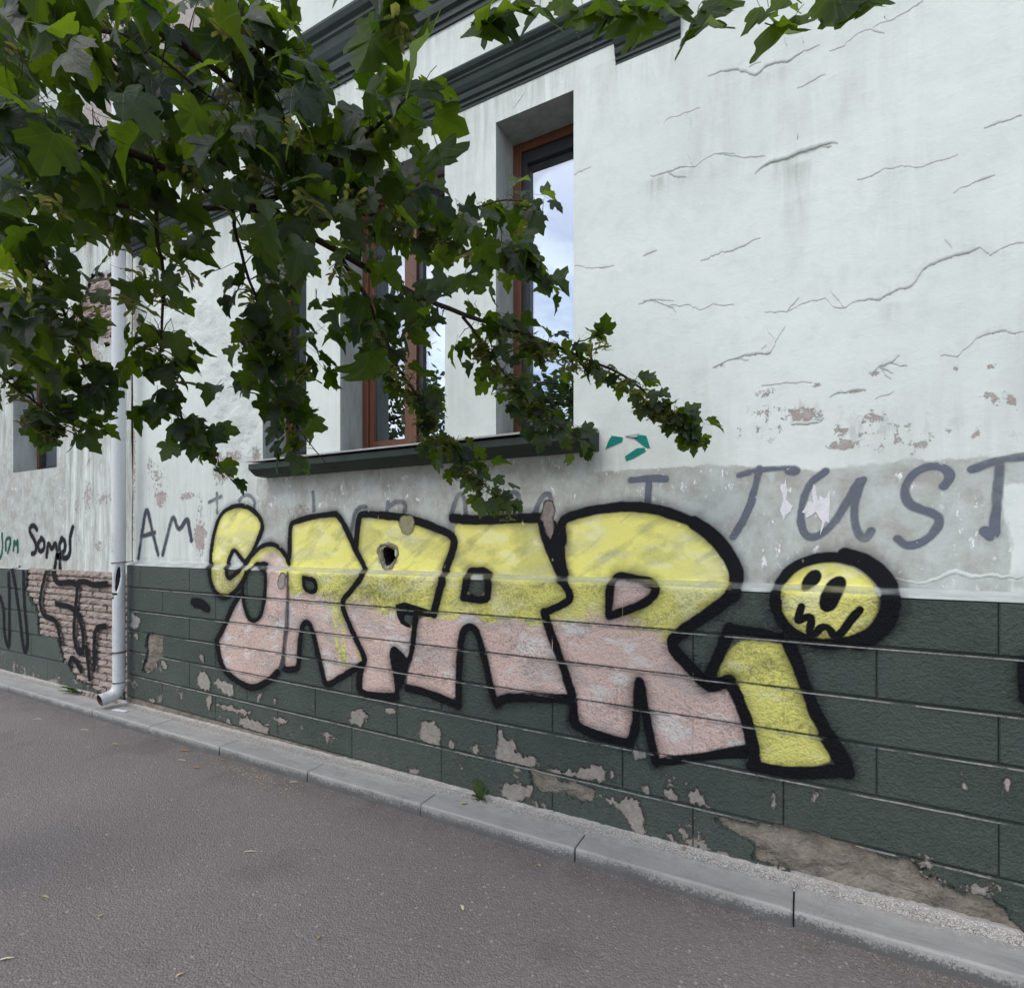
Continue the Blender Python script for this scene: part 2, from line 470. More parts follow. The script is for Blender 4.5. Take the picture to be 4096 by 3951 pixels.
def mat_leaf(name, topc0, topc1, botc0, botc1, trans):
    m = M(name)
    rnd = m.math('FRACT', m.math('ADD', m.n('ObjectInfo').outputs['Random'], m.n('NewGeometry').outputs['Random Per Island']))
    uv = m.n('UVMap').outputs[0]
    sep = m.n('SeparateXYZ', {0: uv}).outputs
    x = m.math('ABSOLUTE', m.math('SUBTRACT', sep[0], .5)); y = m.math('SUBTRACT', sep[1], .12)
    ang = m.math('ARCTAN2', x, y); rad = m.math('SQRT', m.math('ADD', m.math('MULTIPLY', x, x), m.math('MULTIPLY', y, y)))
    v = None
    for k in (0.0, .78, 1.45):
        d = m.math('MULTIPLY', m.math('ABSOLUTE', m.math('SUBTRACT', ang, k)), rad)
        v = d if v is None else m.math('MINIMUM', v, d)
    vein = m.ramp(v, .004, .012, 1, 0)
    top = m.mix(rnd, topc0, topc1); bot = m.mix(rnd, botc0, botc1)
    nn = m.noise(uv, 7, 5, .6)
    top = m.mix(m.ramp(nn, .4, .75, 0, .35), top, (topc0[0] * .6, topc0[1] * .6, topc0[2] * .6))
    bf = m.n('NewGeometry').outputs['Backfacing']
    col = m.mix(bf, top, bot)
    col = m.mix(m.math('MULTIPLY', vein, .45), col, m.mix(bf, (.10, .14, .05), (.14, .20, .06)))
    nb = m.bump(m.math('ADD', m.math('MULTIPLY', vein, -.6), m.noise(uv, 22, 3)), .35, .004)
    pr = m.principled(col, m.ramp(nn, .3, .7, .38, .55), nb, m.mix(bf, (.45, .45, .45), (.12, .12, .12)))
    tl = m.n('BsdfTranslucent', {'Color': m.mix(rnd, trans[0], trans[1])}).outputs[0]
    return m.done(m.n('MixShader', {0: .46, 1: pr, 2: tl}).outputs[0])
M_LEAF = mat_leaf('maple_leaf', (.010, .021, .011), (.021, .038, .015), (.017, .034, .006), (.040, .066, .012), ((.045, .10, .004), (.19, .29, .012)))
M_SEED = mat_leaf('maple_seed', (.15, .16, .05), (.21, .20, .07), (.14, .15, .05), (.19, .18, .06), ((.25, .26, .05), (.34, .32, .08)))
M_WEED = mat_leaf('weed_leaf', (.045, .085, .022), (.06, .11, .03), (.055, .095, .03), (.07, .12, .035), ((.10, .18, .02), (.14, .24, .03)))
M_BARK = mat_world('bark', (.035, .024, .020), (.065, .045, .036), 20, .85, .7, 70, .2, .01)
M_DRY = mat_simple('dry_seed', (.40, .30, .12), (.52, .42, .20), 40, .7)
M_DRYB = mat_simple('dry_brown_leaf', (.30, .15, .06), (.40, .24, .10), 40, .7)
M_DRYP = mat_simple('pale_dry_seed', (.50, .45, .27), (.60, .55, .36), 40, .7)
M_TEAL = mat_simple('teal_sticker', (.0, .17, .135), (.0, .21, .165), 30, .4)
M_PAPER = mat_world('torn_paper', (.58, .57, .575), (.70, .69, .70), 40, .8, .3, 90)
M_LABEL = mat_world('faded_label', (.48, .49, .52), (.56, .57, .60), 60, .6, .1, 60)
M_BLK = mat_simple('black_print', (.012, .012, .012), (.02, .02, .02))
M_YEL = mat_simple('olive_print', (.24, .24, .09), (.30, .29, .12))

# ------------------------------------------------------------------ object helpers
def link(name, me, mat, parent=None, **props):
    o = bpy.data.objects.new(name, me)
    COL.objects.link(o)
    if mat is not None and not me.materials: me.materials.append(mat)
    if parent is not None: o.parent = parent
    for k, v in props.items(): o[k] = v
    return o
def thing(name, loc=(0, 0, 0), **props):
    o = bpy.data.objects.new(name, None); COL.objects.link(o); o.location = loc; o.empty_display_size = .1
    for k, v in props.items(): o[k] = v
    return o
def sub(o, parent):
    """parent an object already placed in world space"""
    o.parent = parent
    o.matrix_parent_inverse = Matrix.Translation(-Vector(parent.location))
    return o
def mesh(name, verts, faces, smooth=False):
    me = bpy.data.meshes.new(name)
    me.from_pydata([tuple(map(float, v)) for v in verts], [], faces)
    me.update()
    if smooth: me.shade_smooth()
    return me
def quick_mesh(name, V, Q, smooth=True):
    """V (n,3) array, Q (m,4) array"""
    me = bpy.data.meshes.new(name)
    me.vertices.add(len(V)); me.vertices.foreach_set('co', np.ascontiguousarray(V, np.float32).ravel())
    k = Q.shape[1]
    me.loops.add(Q.size); me.loops.foreach_set('vertex_index', np.ascontiguousarray(Q, np.int32).ravel())
    me.polygons.add(len(Q))
    me.polygons.foreach_set('loop_start', np.arange(0, Q.size, k, dtype=np.int32))
    me.update(calc_edges=True)
    if smooth: me.shade_smooth()
    return me
class MB:
    def __init__(s): s.v = []; s.f = []
    def box(s, x0, x1, y0, y1, z0, z1):
        b = len(s.v)
        s.v += [(x0, y0, z0), (x1, y0, z0), (x1, y1, z0), (x0, y1, z0), (x0, y0, z1), (x1, y0, z1), (x1, y1, z1), (x0, y1, z1)]
        s.f += [tuple(b + i for i in q) for q in ((0, 3, 2, 1), (4, 5, 6, 7), (0, 1, 5, 4), (1, 2, 6, 5), (2, 3, 7, 6), (3, 0, 4, 7))]
        return s
    def tube(s, pts, rad, seg=10, caps=True):
        pts = [Vector(p) for p in pts]
        if not hasattr(rad, '__len__'): rad = [rad] * len(pts)
        b = len(s.v); up = None
        for i, p in enumerate(pts):
            d = (pts[min(i + 1, len(pts) - 1)] - pts[max(i - 1, 0)]).normalized()
            if up is None: up = d.orthogonal().normalized()
            up = (up - d * up.dot(d)).normalized()
            w = d.cross(up)
            for k in range(seg):
                a = 2 * math.pi * k / seg
                s.v.append(p + (up * math.cos(a) + w * math.sin(a)) * rad[i])
        for i in range(len(pts) - 1):
            for k in range(seg):
                k2 = (k + 1) % seg
                s.f.append((b + i * seg + k, b + i * seg + k2, b + (i + 1) * seg + k2, b + (i + 1) * seg + k))
        if caps:
            s.f.append(tuple(b + k for k in reversed(range(seg))))
            s.f.append(tuple(b + (len(pts) - 1) * seg + k for k in range(seg)))
        return s
    def build(s, name, mat, parent=None, smooth=False, **props):
        return link(name, mesh(name, s.v, s.f, smooth), mat, parent, **props)

def add_attr(me, name, vals):
    a = me.attributes.new(name, 'FLOAT', 'POINT')
    a.data.foreach_set('value', np.ascontiguousarray(vals, np.float32).ravel())
def add_col(me, name, rgb):
    a = me.attributes.new(name, 'FLOAT_COLOR', 'POINT')
    c = np.ones((len(rgb), 4), np.float32); c[:, :3] = rgb
    a.data.foreach_set('color', c.ravel())
def grid_faces(keep):
    """keep: (rows-1, cols-1) bool -> quads over a rows x cols vertex grid"""
    r, c = keep.shape
    i, j = np.nonzero(keep)
    w = c + 1
    return np.stack([i * w + j, i * w + j + 1, (i + 1) * w + j + 1, (i + 1) * w + j], 1)
def compact(V, Q, *arrs):
    used = np.unique(Q)
    mp = np.zeros(len(V), np.int64); mp[used] = np.arange(len(used))
    return (V[used], mp[Q]) + tuple(a[used] for a in arrs)
def xcols(x0, x1, pxstep, Y=YP):
    """columns spaced evenly as seen by the lens: finer where the wall is near"""
    def pxof(x):
        a = x / Y
        return CX + F_PX * (a * CS + SN) / (CS - a * SN)
    p0, p1 = pxof(x0), pxof(x1)
    n = max(2, int(abs(p1 - p0) / pxstep))
    p = np.linspace(p0, p1, n + 1)
    a, _ = rays(p, p * 0 + HY)
    return a * Y

# ------------------------------------------------------------------ right-hand building: pale wall over a green plinth
pale = thing('building', (-2.5, YU, 0), label='pale mint building with dark green plinth, triple window and large graffiti', category='building')
X0B, X1B, ZTOP = JOIN, 2.6, 7.2
WINS = [(-1.472, -1.020), (-2.630, -1.810), (-3.383, -2.940)]   # three openings over one sill
WZ0, WZ1, YF = 2.000, 3.700, 2.76
hole_c = wmap(GA([(1045, 395)]))[0]
HOLE_R = 0.062
def cells(a, b, marks, step):
    pts = sorted(set([a, b] + [m_ for m_ in marks if a < m_ < b]))
    out = []
    for p, q in zip(pts[:-1], pts[1:]):
        n = max(1, int(round((q - p) / step)))
        out += [p + (q - p) * i / n for i in range(n)]
    return np.array(out + [b])
def blob(X, Z, x, z, rx, rz): return np.exp(-(((X - x) / rx) ** 2 + ((Z - z) / rz) ** 2))
def pblob(X, Z, P, soft=.05, Y=YU):
    Q = np.array([(at(px, py, Y)[0], at(px, py, Y)[2]) for px, py in P])
    return sstep(-soft, soft, poly_sd(X, Z, Q))
def wallpts(P, Y=YU): return np.array([(at(px, py, Y)[0], at(px, py, Y)[2]) for px, py in P])

xs = []
for a, b in [(X0B, -3.383), (-3.383, -2.94), (-2.94, -2.63), (-2.63, -1.81), (-1.81, -1.472), (-1.472, -1.02), (-1.02, 0.75)]:
    c = xcols(a, b, 9, YU); xs += list(c[:-1])
xs += list(np.linspace(0.75, X1B, 20))
xs = np.array(xs)
zs = np.concatenate([cells(1.19, 3.9, [WZ0, WZ1], .011), cells(3.9, ZTOP, [], .024)[1:]])
GX, GZ = np.meshgrid(xs, zs)
mx_, mz_ = (GX[:-1, :-1] + GX[1:, 1:]) / 2, (GZ[:-1, :-1] + GZ[1:, 1:]) / 2
keep = np.ones(mx_.shape, bool)
for a, b in WINS: keep &= ~((mx_ > a) & (mx_ < b) & (mz_ > WZ0) & (mz_ < WZ1))
keep &= np.hypot(mx_ - hole_c[0], mz_ - hole_c[1]) > HOLE_R * (1 + .25 * (fbm(mx_ * 60, mz_ * 60, 3) - .5))
# soft unevenness of old plaster
DY = (fbm(GX * 1.2, GZ * 1.2, 5, 3) - .5) * .012
roughm = pblob(GX, GZ, Z4([(740, 20), (1150, -40), (1420, 300), (1470, 900), (1380, 960), (1180, 700), (1030, 300), (800, 260)]), .10)
DY = DY + roughm * (fbm(GX * 9, GZ * 9, 8, 4) - .5) * .035
for a, b in WINS:
    e = np.minimum(np.minimum(np.abs(GX - a), np.abs(GX - b)), np.minimum(np.abs(GZ - WZ0), np.abs(GZ - WZ1)))
    near = (GX > a - .06) & (GX < b + .06) & (GZ > WZ0 - .06) & (GZ < WZ1 + .06)
    DY = np.where(near, DY * np.clip(e / .05, 0, 1), DY)
DY = DY * np.clip((GZ - 1.27) / .05, 0, 1)
# paint film rides on flat wall: keep it flat where graffiti lies
DY = DY * np.clip((GZ - 1.62) / .25, 0, 1)
V = np.stack([GX, YU - DY, GZ], 2).reshape(-1, 3)
V[:, 1] = np.where(V[:, 2] < 1.2, YU, V[:, 1])
# where the paint is grey, flaked, streaked
grey = np.zeros_like(GX)
band = wallpts(ZJ([(-650, 700), (-200, 720), (100, 705), (400, 690), (560, 690), (760, 700), (1000, 705), (1300, 665), (1600, 655), (1960, 640), (2300, 615), (3600, 560), (3600, 1500), (-650, 1500)]))
grey = np.maximum(grey, .85 * sstep(-.03, .03, poly_sd(GX, GZ, band)))
under = wallpts(Z5([(150, 1110), (1820, 960), (1840, 1180), (1700, 1300), (1650, 1600), (180, 1600), (170, 1400), (150, 1300)]))
grey = np.maximum(grey, .70 * sstep(-.05, .05, poly_sd(GX, GZ, under)))
grey = grey * (1 - .75 * pblob(GX, GZ, ZJ([(1840, 780), (2600, 760), (2600, 1400), (1880, 1400), (1900, 1080)]), .03))
worn = pblob(GX, GZ, ZJ([(560, 380), (760, 300), (1250, 330), (1500, 420), (1960, 440), (2300, 480), (2300, 640), (560, 690)]), .12)
grey = np.maximum(grey, worn * (.30 + .34 * (fbm(GX * 5, GZ * 7, 63, 5) - .35)))
peel = np.zeros_like(GX)
peel = np.maximum(peel, .95 * pblob(GX, GZ, Z1([(800, -300), (1370, -300), (1385, -50), (1480, 180), (1440, 260), (1100, 300), (800, 360)]), .10))
for (x, y, rx, rz, s) in [(870, 445, .10, .05, .75), (700, 320, .06, .04, .6), (690, 430, .10, .06, .5), (1080, 590, .09, .03, .8), (1060, 515, .04, .04, .6), (1210, 460, .09, .05, .55), (1370, 510, .06, .04, .5), (1440, 590, .06, .03, .65), (1620, 215, .03, .02, .7), (1790, 205, .04, .02, .7), (1810, 350, .05, .04, .65), (1890, 370, .06, .04, .6), (1720, 530, .02, .03, .7), (950, 295, .03, .02, .6), (460, 200, .03, .02, .7), (1350, 560, .3, .10, .35), (650, 540, .2, .10, .35), (1150, 325, .05, .012, .7), (1220, 240, .03, .015, .7)]:
    c = wallpts(ZJ([(x, y)]))[0]; peel = np.maximum(peel, (s + .14) * blob(GX, GZ, c[0], c[1], rx, rz))
for (x, y, rx, rz, s) in [(900, 1110, .12, .10, .85), (1050, 1100, .14, .04, .8), (1120, 1160, .05, .16, .6), (1240, 950, .12, .14, .95), (1300, 880, .16, .06, .8), (1440, 880, .06, .10, .9), (840, 920, .08, .12, .6), (880, 1000, .2, .2, .5), (1120, 1330, .10, .16, 1.0), (740, 900, .06, .9, .85), (760, 100, .10, .35, .8), (1680, 1180, .14, .06, .7)]:
    c = wallpts(Z4([(x, y)]))[0]; peel = np.maximum(peel, (s + .12) * blob(GX, GZ, c[0], c[1], rx, rz))
for (x, y, rx, rz, s) in [(1140, 245, .05, .045, .75), (1590, 180, .035, .03, .85), (610, 190, .10, .05, .6)]:
    c = wmap(GA([(x, y)]))[0]; peel = np.maximum(peel, s * blob(GX, GZ, c[0], c[1], rx, rz))
grime = np.zeros_like(GX)
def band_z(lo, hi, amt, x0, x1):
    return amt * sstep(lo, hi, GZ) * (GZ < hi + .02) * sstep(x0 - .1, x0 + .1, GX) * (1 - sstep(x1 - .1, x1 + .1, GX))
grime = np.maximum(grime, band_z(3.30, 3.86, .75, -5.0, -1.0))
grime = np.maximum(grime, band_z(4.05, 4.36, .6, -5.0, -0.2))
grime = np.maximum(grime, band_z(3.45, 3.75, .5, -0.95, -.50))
grime = np.maximum(grime, .58 * sstep(1.25, 1.6, GZ) * (1 - sstep(1.80, 1.96, GZ)) * sstep(-3.8, -3.5, GX) * (1 - sstep(-.9, -.6, GX)))
grime = np.maximum(grime, .45 * (fbm(GX * 1.8, GZ * 1.2, 97, 4) > 0) * sstep(2.4, 1.5, GZ) * (1 - sstep(-3.9, -3.3, GX)))
grime = np.maximum(grime, .26 * sstep(.35, .65, fbm(GX * 1.3, GZ * 1.1, 77, 4)))
grime = np.maximum(grime, .85 * np.exp(-np.abs(GZ - 1.275) / .03))
for (x, y, w_, h_, s) in [(760, 870, .07, .12, .9), (690, 860, .06, .09, .8), (40, 940, .05, .07, .8), (180, 900, .05, .06, .5), (325, 870, .02, .07, .6), (650, 370, .10, .07, .5), (560, 400, .04, .05, .5), (1110, 990, .03, .10, .3), (1020, 1400, .02, .07, .4), (215, 620, .01, .06, .6), (1260, 1600, .04, .06, .4), (760, 1040, .06, .22, .45)]:
    c = wallpts(Z3([(x, y)]))[0]
    grime = np.maximum(grime, s * np.exp(-((GX - c[0]) / w_) ** 2) * np.where(GZ < c[1], np.exp(-((c[1] - GZ) / h_) ** 2), np.exp(-((c[1] - GZ) / .012) ** 2)))
Q = grid_faces(keep)
V2, Q2, a1, a2, a3, a4 = compact(V, Q, grey.ravel(), peel.ravel(), grime.ravel(), roughm.ravel())
me = quick_mesh('wall', V2, Q2)
for k, v in zip(('grey', 'peel', 'grime', 'rough'), (a1, a2, a3, a4)): add_attr(me, k, v)
sub(link('wall', me, MW), pale)

# shell behind the facade, roof and ledge
mb = MB(); mb.box(X1B - .25, X1B, YU + .05, 8.0, 0, ZTOP); mb.box(X0B, X1B, 7.8, 8.05, 0, ZTOP)
mb.box(-.72, X1B - .26, YU + .06, YU + .25, 0, ZTOP - .02); mb.box(X0B + .02, -3.68, YU + .06, YU + .25, 0, ZTOP - .02); mb.box(-3.68, -.72, YU + .35, YU + .45, 0, 1.9)
mb.box(-3.68, -.72, YU + .06, YU + .25, 3.95, ZTOP - .02)
sub(mb.build('shell_wall', M_REVEAL), pale)
mb = MB(); mb.box(X0B, X1B + .3, YU - .45, 8.4, ZTOP + .002, ZTOP + .18)
sub(mb.build('roof', M_MOULD), pale)
def strip_mesh(rows):
    V = []; n = len(rows[0])
    for r in rows: V += r
    F = []
    for i in range(len(rows) - 1):
        for j in range(n - 1): F.append((i * n + j, i * n + j + 1, (i + 1) * n + j + 1, (i + 1) * n + j))
    return V, F
xl = list(xcols(X0B, .75, 40)) + [1.2, 1.8, 2.6]
rows = [[(x, YP + .03, float(zlip(x)) - .012) for x in xl], [(x, YP - .001, float(zlip(x)) - .004) for x in xl], [(x, YP + .003, float(zlip(x)) + .001) for x in xl], [(x, YU + .012, float(zback(x)) + .0035) for x in xl]]
Vv, Ff = strip_mesh(rows)
def mat_ledge():
    m = M('ledge_render'); p = m.pos()
    n = m.noise(m.scale(p, (5, 30, 30)), 1, 7, .68)
    col = m.mix(m.ramp(n, .35, .65), (.30, .32, .30), (.48, .495, .475))
    col = m.mix(m.ramp(m.noise(p, 30, 6, .7), .62, .68), col, (.50, .51, .49))
    return m.done(m.principled(col, .85, m.bump(m.noise(p, 70, 5), .4, .006), .2))
M_LEDGE = mat_ledge()
sub(link('plinth_ledge', mesh('plinth_ledge', Vv, Ff), M_LEDGE), pale)

# ------------------------------------------------------------------ plinth blocks (rendered ashlar): every block is a piece
def block_simple(x0, x1, tl, tr, bl, br, yf, g=.0042, gv=.0013, bev=.006, dep=.03):
    """front face with bevelled rim; corners in order top-left, top-right, bottom-right, bottom-left"""
    xa, xb = x0 + gv, x1 - gv
    o = [(xa, tl - g), (xb, tr - g), (xb, br + g), (xa, bl + g)]
    i = [(xa + bev * .7, tl - g - bev), (xb - bev * .7, tr - g - bev), (xb - bev * .7, br + g + bev), (xa + bev * .7, bl + g + bev)]
    j = lambda: random.uniform(-.0003, .0003)
    V = [(x, yf + j(), z) for x, z in i] + [(x, yf + bev, z) for x, z in o] + [(x, yf + dep, z) for x, z in o]
    F = [(3, 2, 1, 0)]
    for k in range(4):
        n = (k + 1) % 4
        F += [(k, n, 4 + n, 4 + k), (4 + k, 4 + n, 8 + n, 8 + k)]
    return V, F
def block_cut(x0, x1, ft, fb, yf, cut, step=.006, g=.0048, gv=.0025, dep=.03):
    """a block with a piece broken away: fine grid, open where cut(x,z) is true, with broken edges running back"""
    xg = cells(x0 + gv, x1 - gv, [], step); nz_ = max(3, int((ft((x0 + x1) / 2) - fb((x0 + x1) / 2)) / step))
    tt = np.linspace(0, 1, nz_ + 1)
    GX_, T = np.meshgrid(xg, tt)
    GZ_ = (fb(GX_) + g) * (1 - T) + (ft(GX_) - g) * T
    jit = (fbm(GX_ * 40, GZ_ * 40, 21, 3) - .5) * .05
    c = cut(GX_ + jit, GZ_ + jit)
    cf = c[:-1, :-1] & c[1:, 1:] & c[1:, :-1] & c[:-1, 1:]
    kp = ~(c[:-1, :-1] | c[1:, 1:])
    if not kp.any(): return None
    YY = np.full(GX_.shape, yf)
    bx = np.zeros_like(c)      # vertices touching the broken edge
    kk = np.pad(kp, 1, constant_values=False)
    allk = kk[:-1, :-1] & kk[1:, :-1] & kk[:-1, 1:] & kk[1:, 1:]
    rim = ~allk
    V = np.stack([GX_, YY, GZ_], 2).reshape(-1, 3)
    Q = grid_faces(kp)
    n0 = len(V)
    # skirts along every open edge
    ed = {}
    for q in Q:
        for a, b in zip(q, np.roll(q, -1)):
            e = (a, b)
            if (b, a) in ed: del ed[(b, a)]
            else: ed[e] = 1
    Vx = [V]; S = []; mp = {}
    extra = []
    for a, b in ed:
        for v in (a, b):
            if v not in mp:
                mp[v] = n0 + len(extra); p = V[v].copy(); p[1] += dep; extra.append(p)
        S.append((b, a, mp[a], mp[b]))
    V = np.vstack([V, np.array(extra)]); Q = np.vstack([Q, np.array(S)])
    lab = np.arange(len(V))
    while True:
        mnl = lab[Q].min(1); new = lab.copy()
        for c_ in range(4): np.minimum.at(new, Q[:, c_], mnl)
        if (new == lab).all(): break
        lab = new
    out = []
    ql = lab[Q[:, 0]]
    for l_ in np.unique(ql):
        if (ql == l_).sum() < 60: continue
        out.append(quick_mesh('plinth_block', *compact(V, Q[ql == l_]), smooth=False))
    return out

# broken patch at the foot of the plinth and the hacked-open socket near the pipe
BROKEN = wmap(ZC([(510, 412), (640, 448), (830, 468), (1010, 508), (1180, 556), (1290, 596), (1450, 640), (1500, 690), (1540, 712), (1590, 738), (1640, 772), (1720, 776), (1785, 792), (1830, 838), (1870, 860), (1905, 915), (1950, 960), (1950, 1100), (800, 900), (760, 690), (900, 690), (860, 672), (735, 640), (705, 585), (712, 545), (600, 500), (560, 455)]))
BROK2 = wmap(ZD([(1285, 525), (1340, 540), (1480, 590), (1560, 610), (1650, 660), (1640, 710), (1560, 700), (1480, 660), (1400, 650), (1340, 660), (1300, 590)]))
SOCKET = wmap(ZP([(360, 722), (468, 745), (470, 900), (430, 930), (425, 985), (385, 1000), (330, 1030), (315, 1000), (350, 880), (345, 800)]))
CUTS = [BROKEN, BROK2, SOCKET]
def cutfn(X, Z):
    r = np.zeros(np.shape(X), bool)
    for P in CUTS: r |= inside(X, Z, P)
    return r
for k in range(6):
    jx = [X0B + .025] + list(joints(k, X0B, X1B)) + [X1B]
    for a, b in zip(jx[:-1], jx[1:]):
        fl = lambda x, k=k: lerpX(*LINES[k], x) - (.004 if k == 0 else 0)
        fb_ = lambda x, k=k: lerpX(*LINES[k + 1], x) if k < 5 else np.minimum(lerpX(*LINES[6], x), lerpX(*LINES[6], x))
        zm0, zm1 = float(fb_((a + b) / 2)), float(fl((a + b) / 2))
        hit = any(P[:, 0].max() > a and P[:, 0].min() < b and P[:, 1].max() > zm0 and P[:, 1].min() < zm1 for P in CUTS)
        ms_ = (block_cut(a, b, fl, fb_, YP, cutfn) or []) if hit else []
        if not hit:
            Vv, Ff = block_simple(a, b, float(fl(a)), float(fl(b)), float(fb_(a)), float(fb_(b)), YP + random.uniform(-.0003, .0008))
            ms_ = [mesh('plinth_block', Vv, Ff)]
        for me in ms_: sub(link('plinth_block', me, MG), pale)
# lowest strip at the far end, below the sixth joint
mb = MB(); mb.box(X0B + .03, -.2, YP - .006, YP + .03, -.02, .085)
V_, F_ = [], []
xb = list(np.linspace(X0B + .03, -.9, 12))
rows = [[(x, YP - .004, .02) for x in xb], [(x, YP - .004, float(lerpX(*LINES[6], x)) - .006) for x in xb], [(x, YP + .02, float(lerpX(*LINES[6], x)) - .004) for x in xb]]
Vv, Ff = strip_mesh(rows)
sub(link('plinth_footing', mesh('plinth_footing', Vv, [tuple(reversed(f)) for f in Ff]), M_BEIGE), pale)
# bed behind the blocks: seen in the grooves
mb = MB(); mb.box(X0B, X1B, YP + .0131, YP + .05, -.05, 1.16)
bedx = list(np.linspace(X0B, X1B, 24))
rows = [[(x, YP + .013, .0) for x in bedx], [(x, YP + .013, float(zlip(x)) - .006) for x in bedx]]
Vv, Ff = strip_mesh(rows)
def bed(name, x0, x1, z0, z1, cut, mat, y, parent):
    xg, zg = np.linspace(x0, x1, int((x1 - x0) / .012)), np.linspace(z0, z1, int((z1 - z0) / .012))
    A, B = np.meshgrid(xg, zg)
    kp = ~cut((A[:-1, :-1] + A[1:, 1:]) / 2, (B[:-1, :-1] + B[1:, 1:]) / 2)
    V, Q = compact(np.stack([A, A * 0 + y, B], 2).reshape(-1, 3), grid_faces(kp))
    return sub(link(name, quick_mesh(name, V, Q), mat), parent)
bed('plinth_bed', X0B + .01, X1B, -.03, 1.20, cutfn, MG, YP + .013, pale)
# raw render exposed in the broken places
def exposed(P, name, parent, depth, amp, mat, step=.006, sx=9, seed=30):
    x0, x1, z0, z1 = P[:, 0].min() - .05, P[:, 0].max() + .05, max(P[:, 1].min() - .05, -.02), P[:, 1].max() + .05
    A, B = np.meshgrid(np.arange(x0, x1, step), np.arange(z0, z1, step))
    sd_ = poly_sd(A, B, P)
    n = fbm(A * sx + B * 3, B * sx * 2.2 - A * 4, seed, 6)
    Yy = YP + depth + (.5 - n) * amp + np.clip(-sd_, 0, .02) * .3
    kp = sd_[:-1, :-1] > -.035
    V, Q = compact(np.stack([A, Yy, B], 2).reshape(-1, 3), grid_faces(kp))
    return sub(link(name, quick_mesh(name, V, Q), mat), parent)
exposed(BROKEN, 'exposed_render', pale, .020, .042, M_BEIGE, sx=7)
exposed(BROK2, 'exposed_render', pale, .012, .02, M_BEIGE)
exposed(SOCKET, 'exposed_render', pale, .018, .02, M_BEIGE)

# ------------------------------------------------------------------ windows
def window(x0, x1, parent, mull=False, z0=WZ0, z1=WZ1, yf=YF, yw=YU, glassmat=M_GLASS, back='curtain', mat=M_WOOD):
    w = thing('window', ((x0 + x1) / 2, yf, z0))
    w.parent = parent; w.matrix_parent_inverse = Matrix.Translation(-Vector(parent.location))
    # reveals of the opening
    V = [(x0, yw, z0), (x0, yw, z1), (x1, yw, z1), (x1, yw, z0), (x0, yf + .05, z0), (x0, yf + .05, z1), (x1, yf + .05, z1), (x1, yf + .05, z0)]
    sub(link('reveal', mesh('reveal', V, [(0, 1, 5, 4), (1, 2, 6, 5), (2, 3, 7, 6), (3, 0, 4, 7)]), M_REVEAL), w)
    f = .052
    mb = MB()
    mb.box(x0 + .001, x0 + f, yf, yf + .06, z0 + .001, z1 - .001); mb.box(x1 - f, x1 - .001, yf, yf + .06, z0 + .001, z1 - .001)
    mb.box(x0 + f, x1 - f, yf + .001, yf + .058, z1 - f, z1 - .002); mb.box(x0 + f, x1 - f, yf + .001, yf + .058, z0 + .002, z0 + f)
    sub(mb.build('frame', mat), w)
    xm = [(x0 + f, x1 - f)]
    if mull:
        c = x0 + (x1 - x0) * .52
        mb = MB().box(c - .035, c + .035, yf - .004, yf + .06, z0 + f, z1 - f)
        sub(mb.build('mullion', mat), w)
        xm = [(x0 + f, c - .036), (c + .036, x1 - f)]
    for a, b in xm:
        s = .038 if mull else .030; mb = MB(); ys = yf + .014
        mm = M_DARKF
        mb.box(a + .001, a + s, ys, ys + .045, z0 + f + .001, z1 - f - .001); mb.box(b - s, b - .001, ys, ys + .045, z0 + f + .001, z1 - f - .001)
        mb.box(a + s, b - s, ys + .001, ys + .043, z1 - f - .064, z1 - f - .002); mb.box(a + s, b - s, ys + .001, ys + .043, z0 + f + .002, z0 + f + s)
        sub(mb.build('sash', mat if (mull and a == xm[0][0]) else mm), w)
        pane = MB().box(a + s - .004, b - s + .004, ys + .018, ys + .024, z0 + f + s - .004, z1 - f - .060)
        sub(pane.build('pane', glassmat), w)
    # curtain
    if back:
        xg = np.linspace(x0 - .05, x1 + .05, 120)
        yy = yf + .13 + .022 * np.sin(xg * 85 + np.sin(xg * 31) * 1.4) + .012 * np.sin(xg * 37)
        rows = [[(x, y, z) for x, y in zip(xg, yy)] for z in (z0 - .05, z1)]
        Vv, Ff = strip_mesh(rows)
        sub(link('curtain', mesh('curtain', Vv, Ff, True), M_CURT if back == 'curtain' else M_CYAN), w)
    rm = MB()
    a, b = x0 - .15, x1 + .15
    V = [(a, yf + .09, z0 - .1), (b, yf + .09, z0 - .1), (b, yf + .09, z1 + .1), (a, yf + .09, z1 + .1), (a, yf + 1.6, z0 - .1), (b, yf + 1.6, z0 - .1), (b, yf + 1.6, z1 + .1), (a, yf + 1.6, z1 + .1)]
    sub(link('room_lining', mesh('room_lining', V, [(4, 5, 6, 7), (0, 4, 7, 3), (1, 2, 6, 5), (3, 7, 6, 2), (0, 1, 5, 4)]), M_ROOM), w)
    return w
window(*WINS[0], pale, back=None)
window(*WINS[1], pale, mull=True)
window(*WINS[2], pale, back='blind')
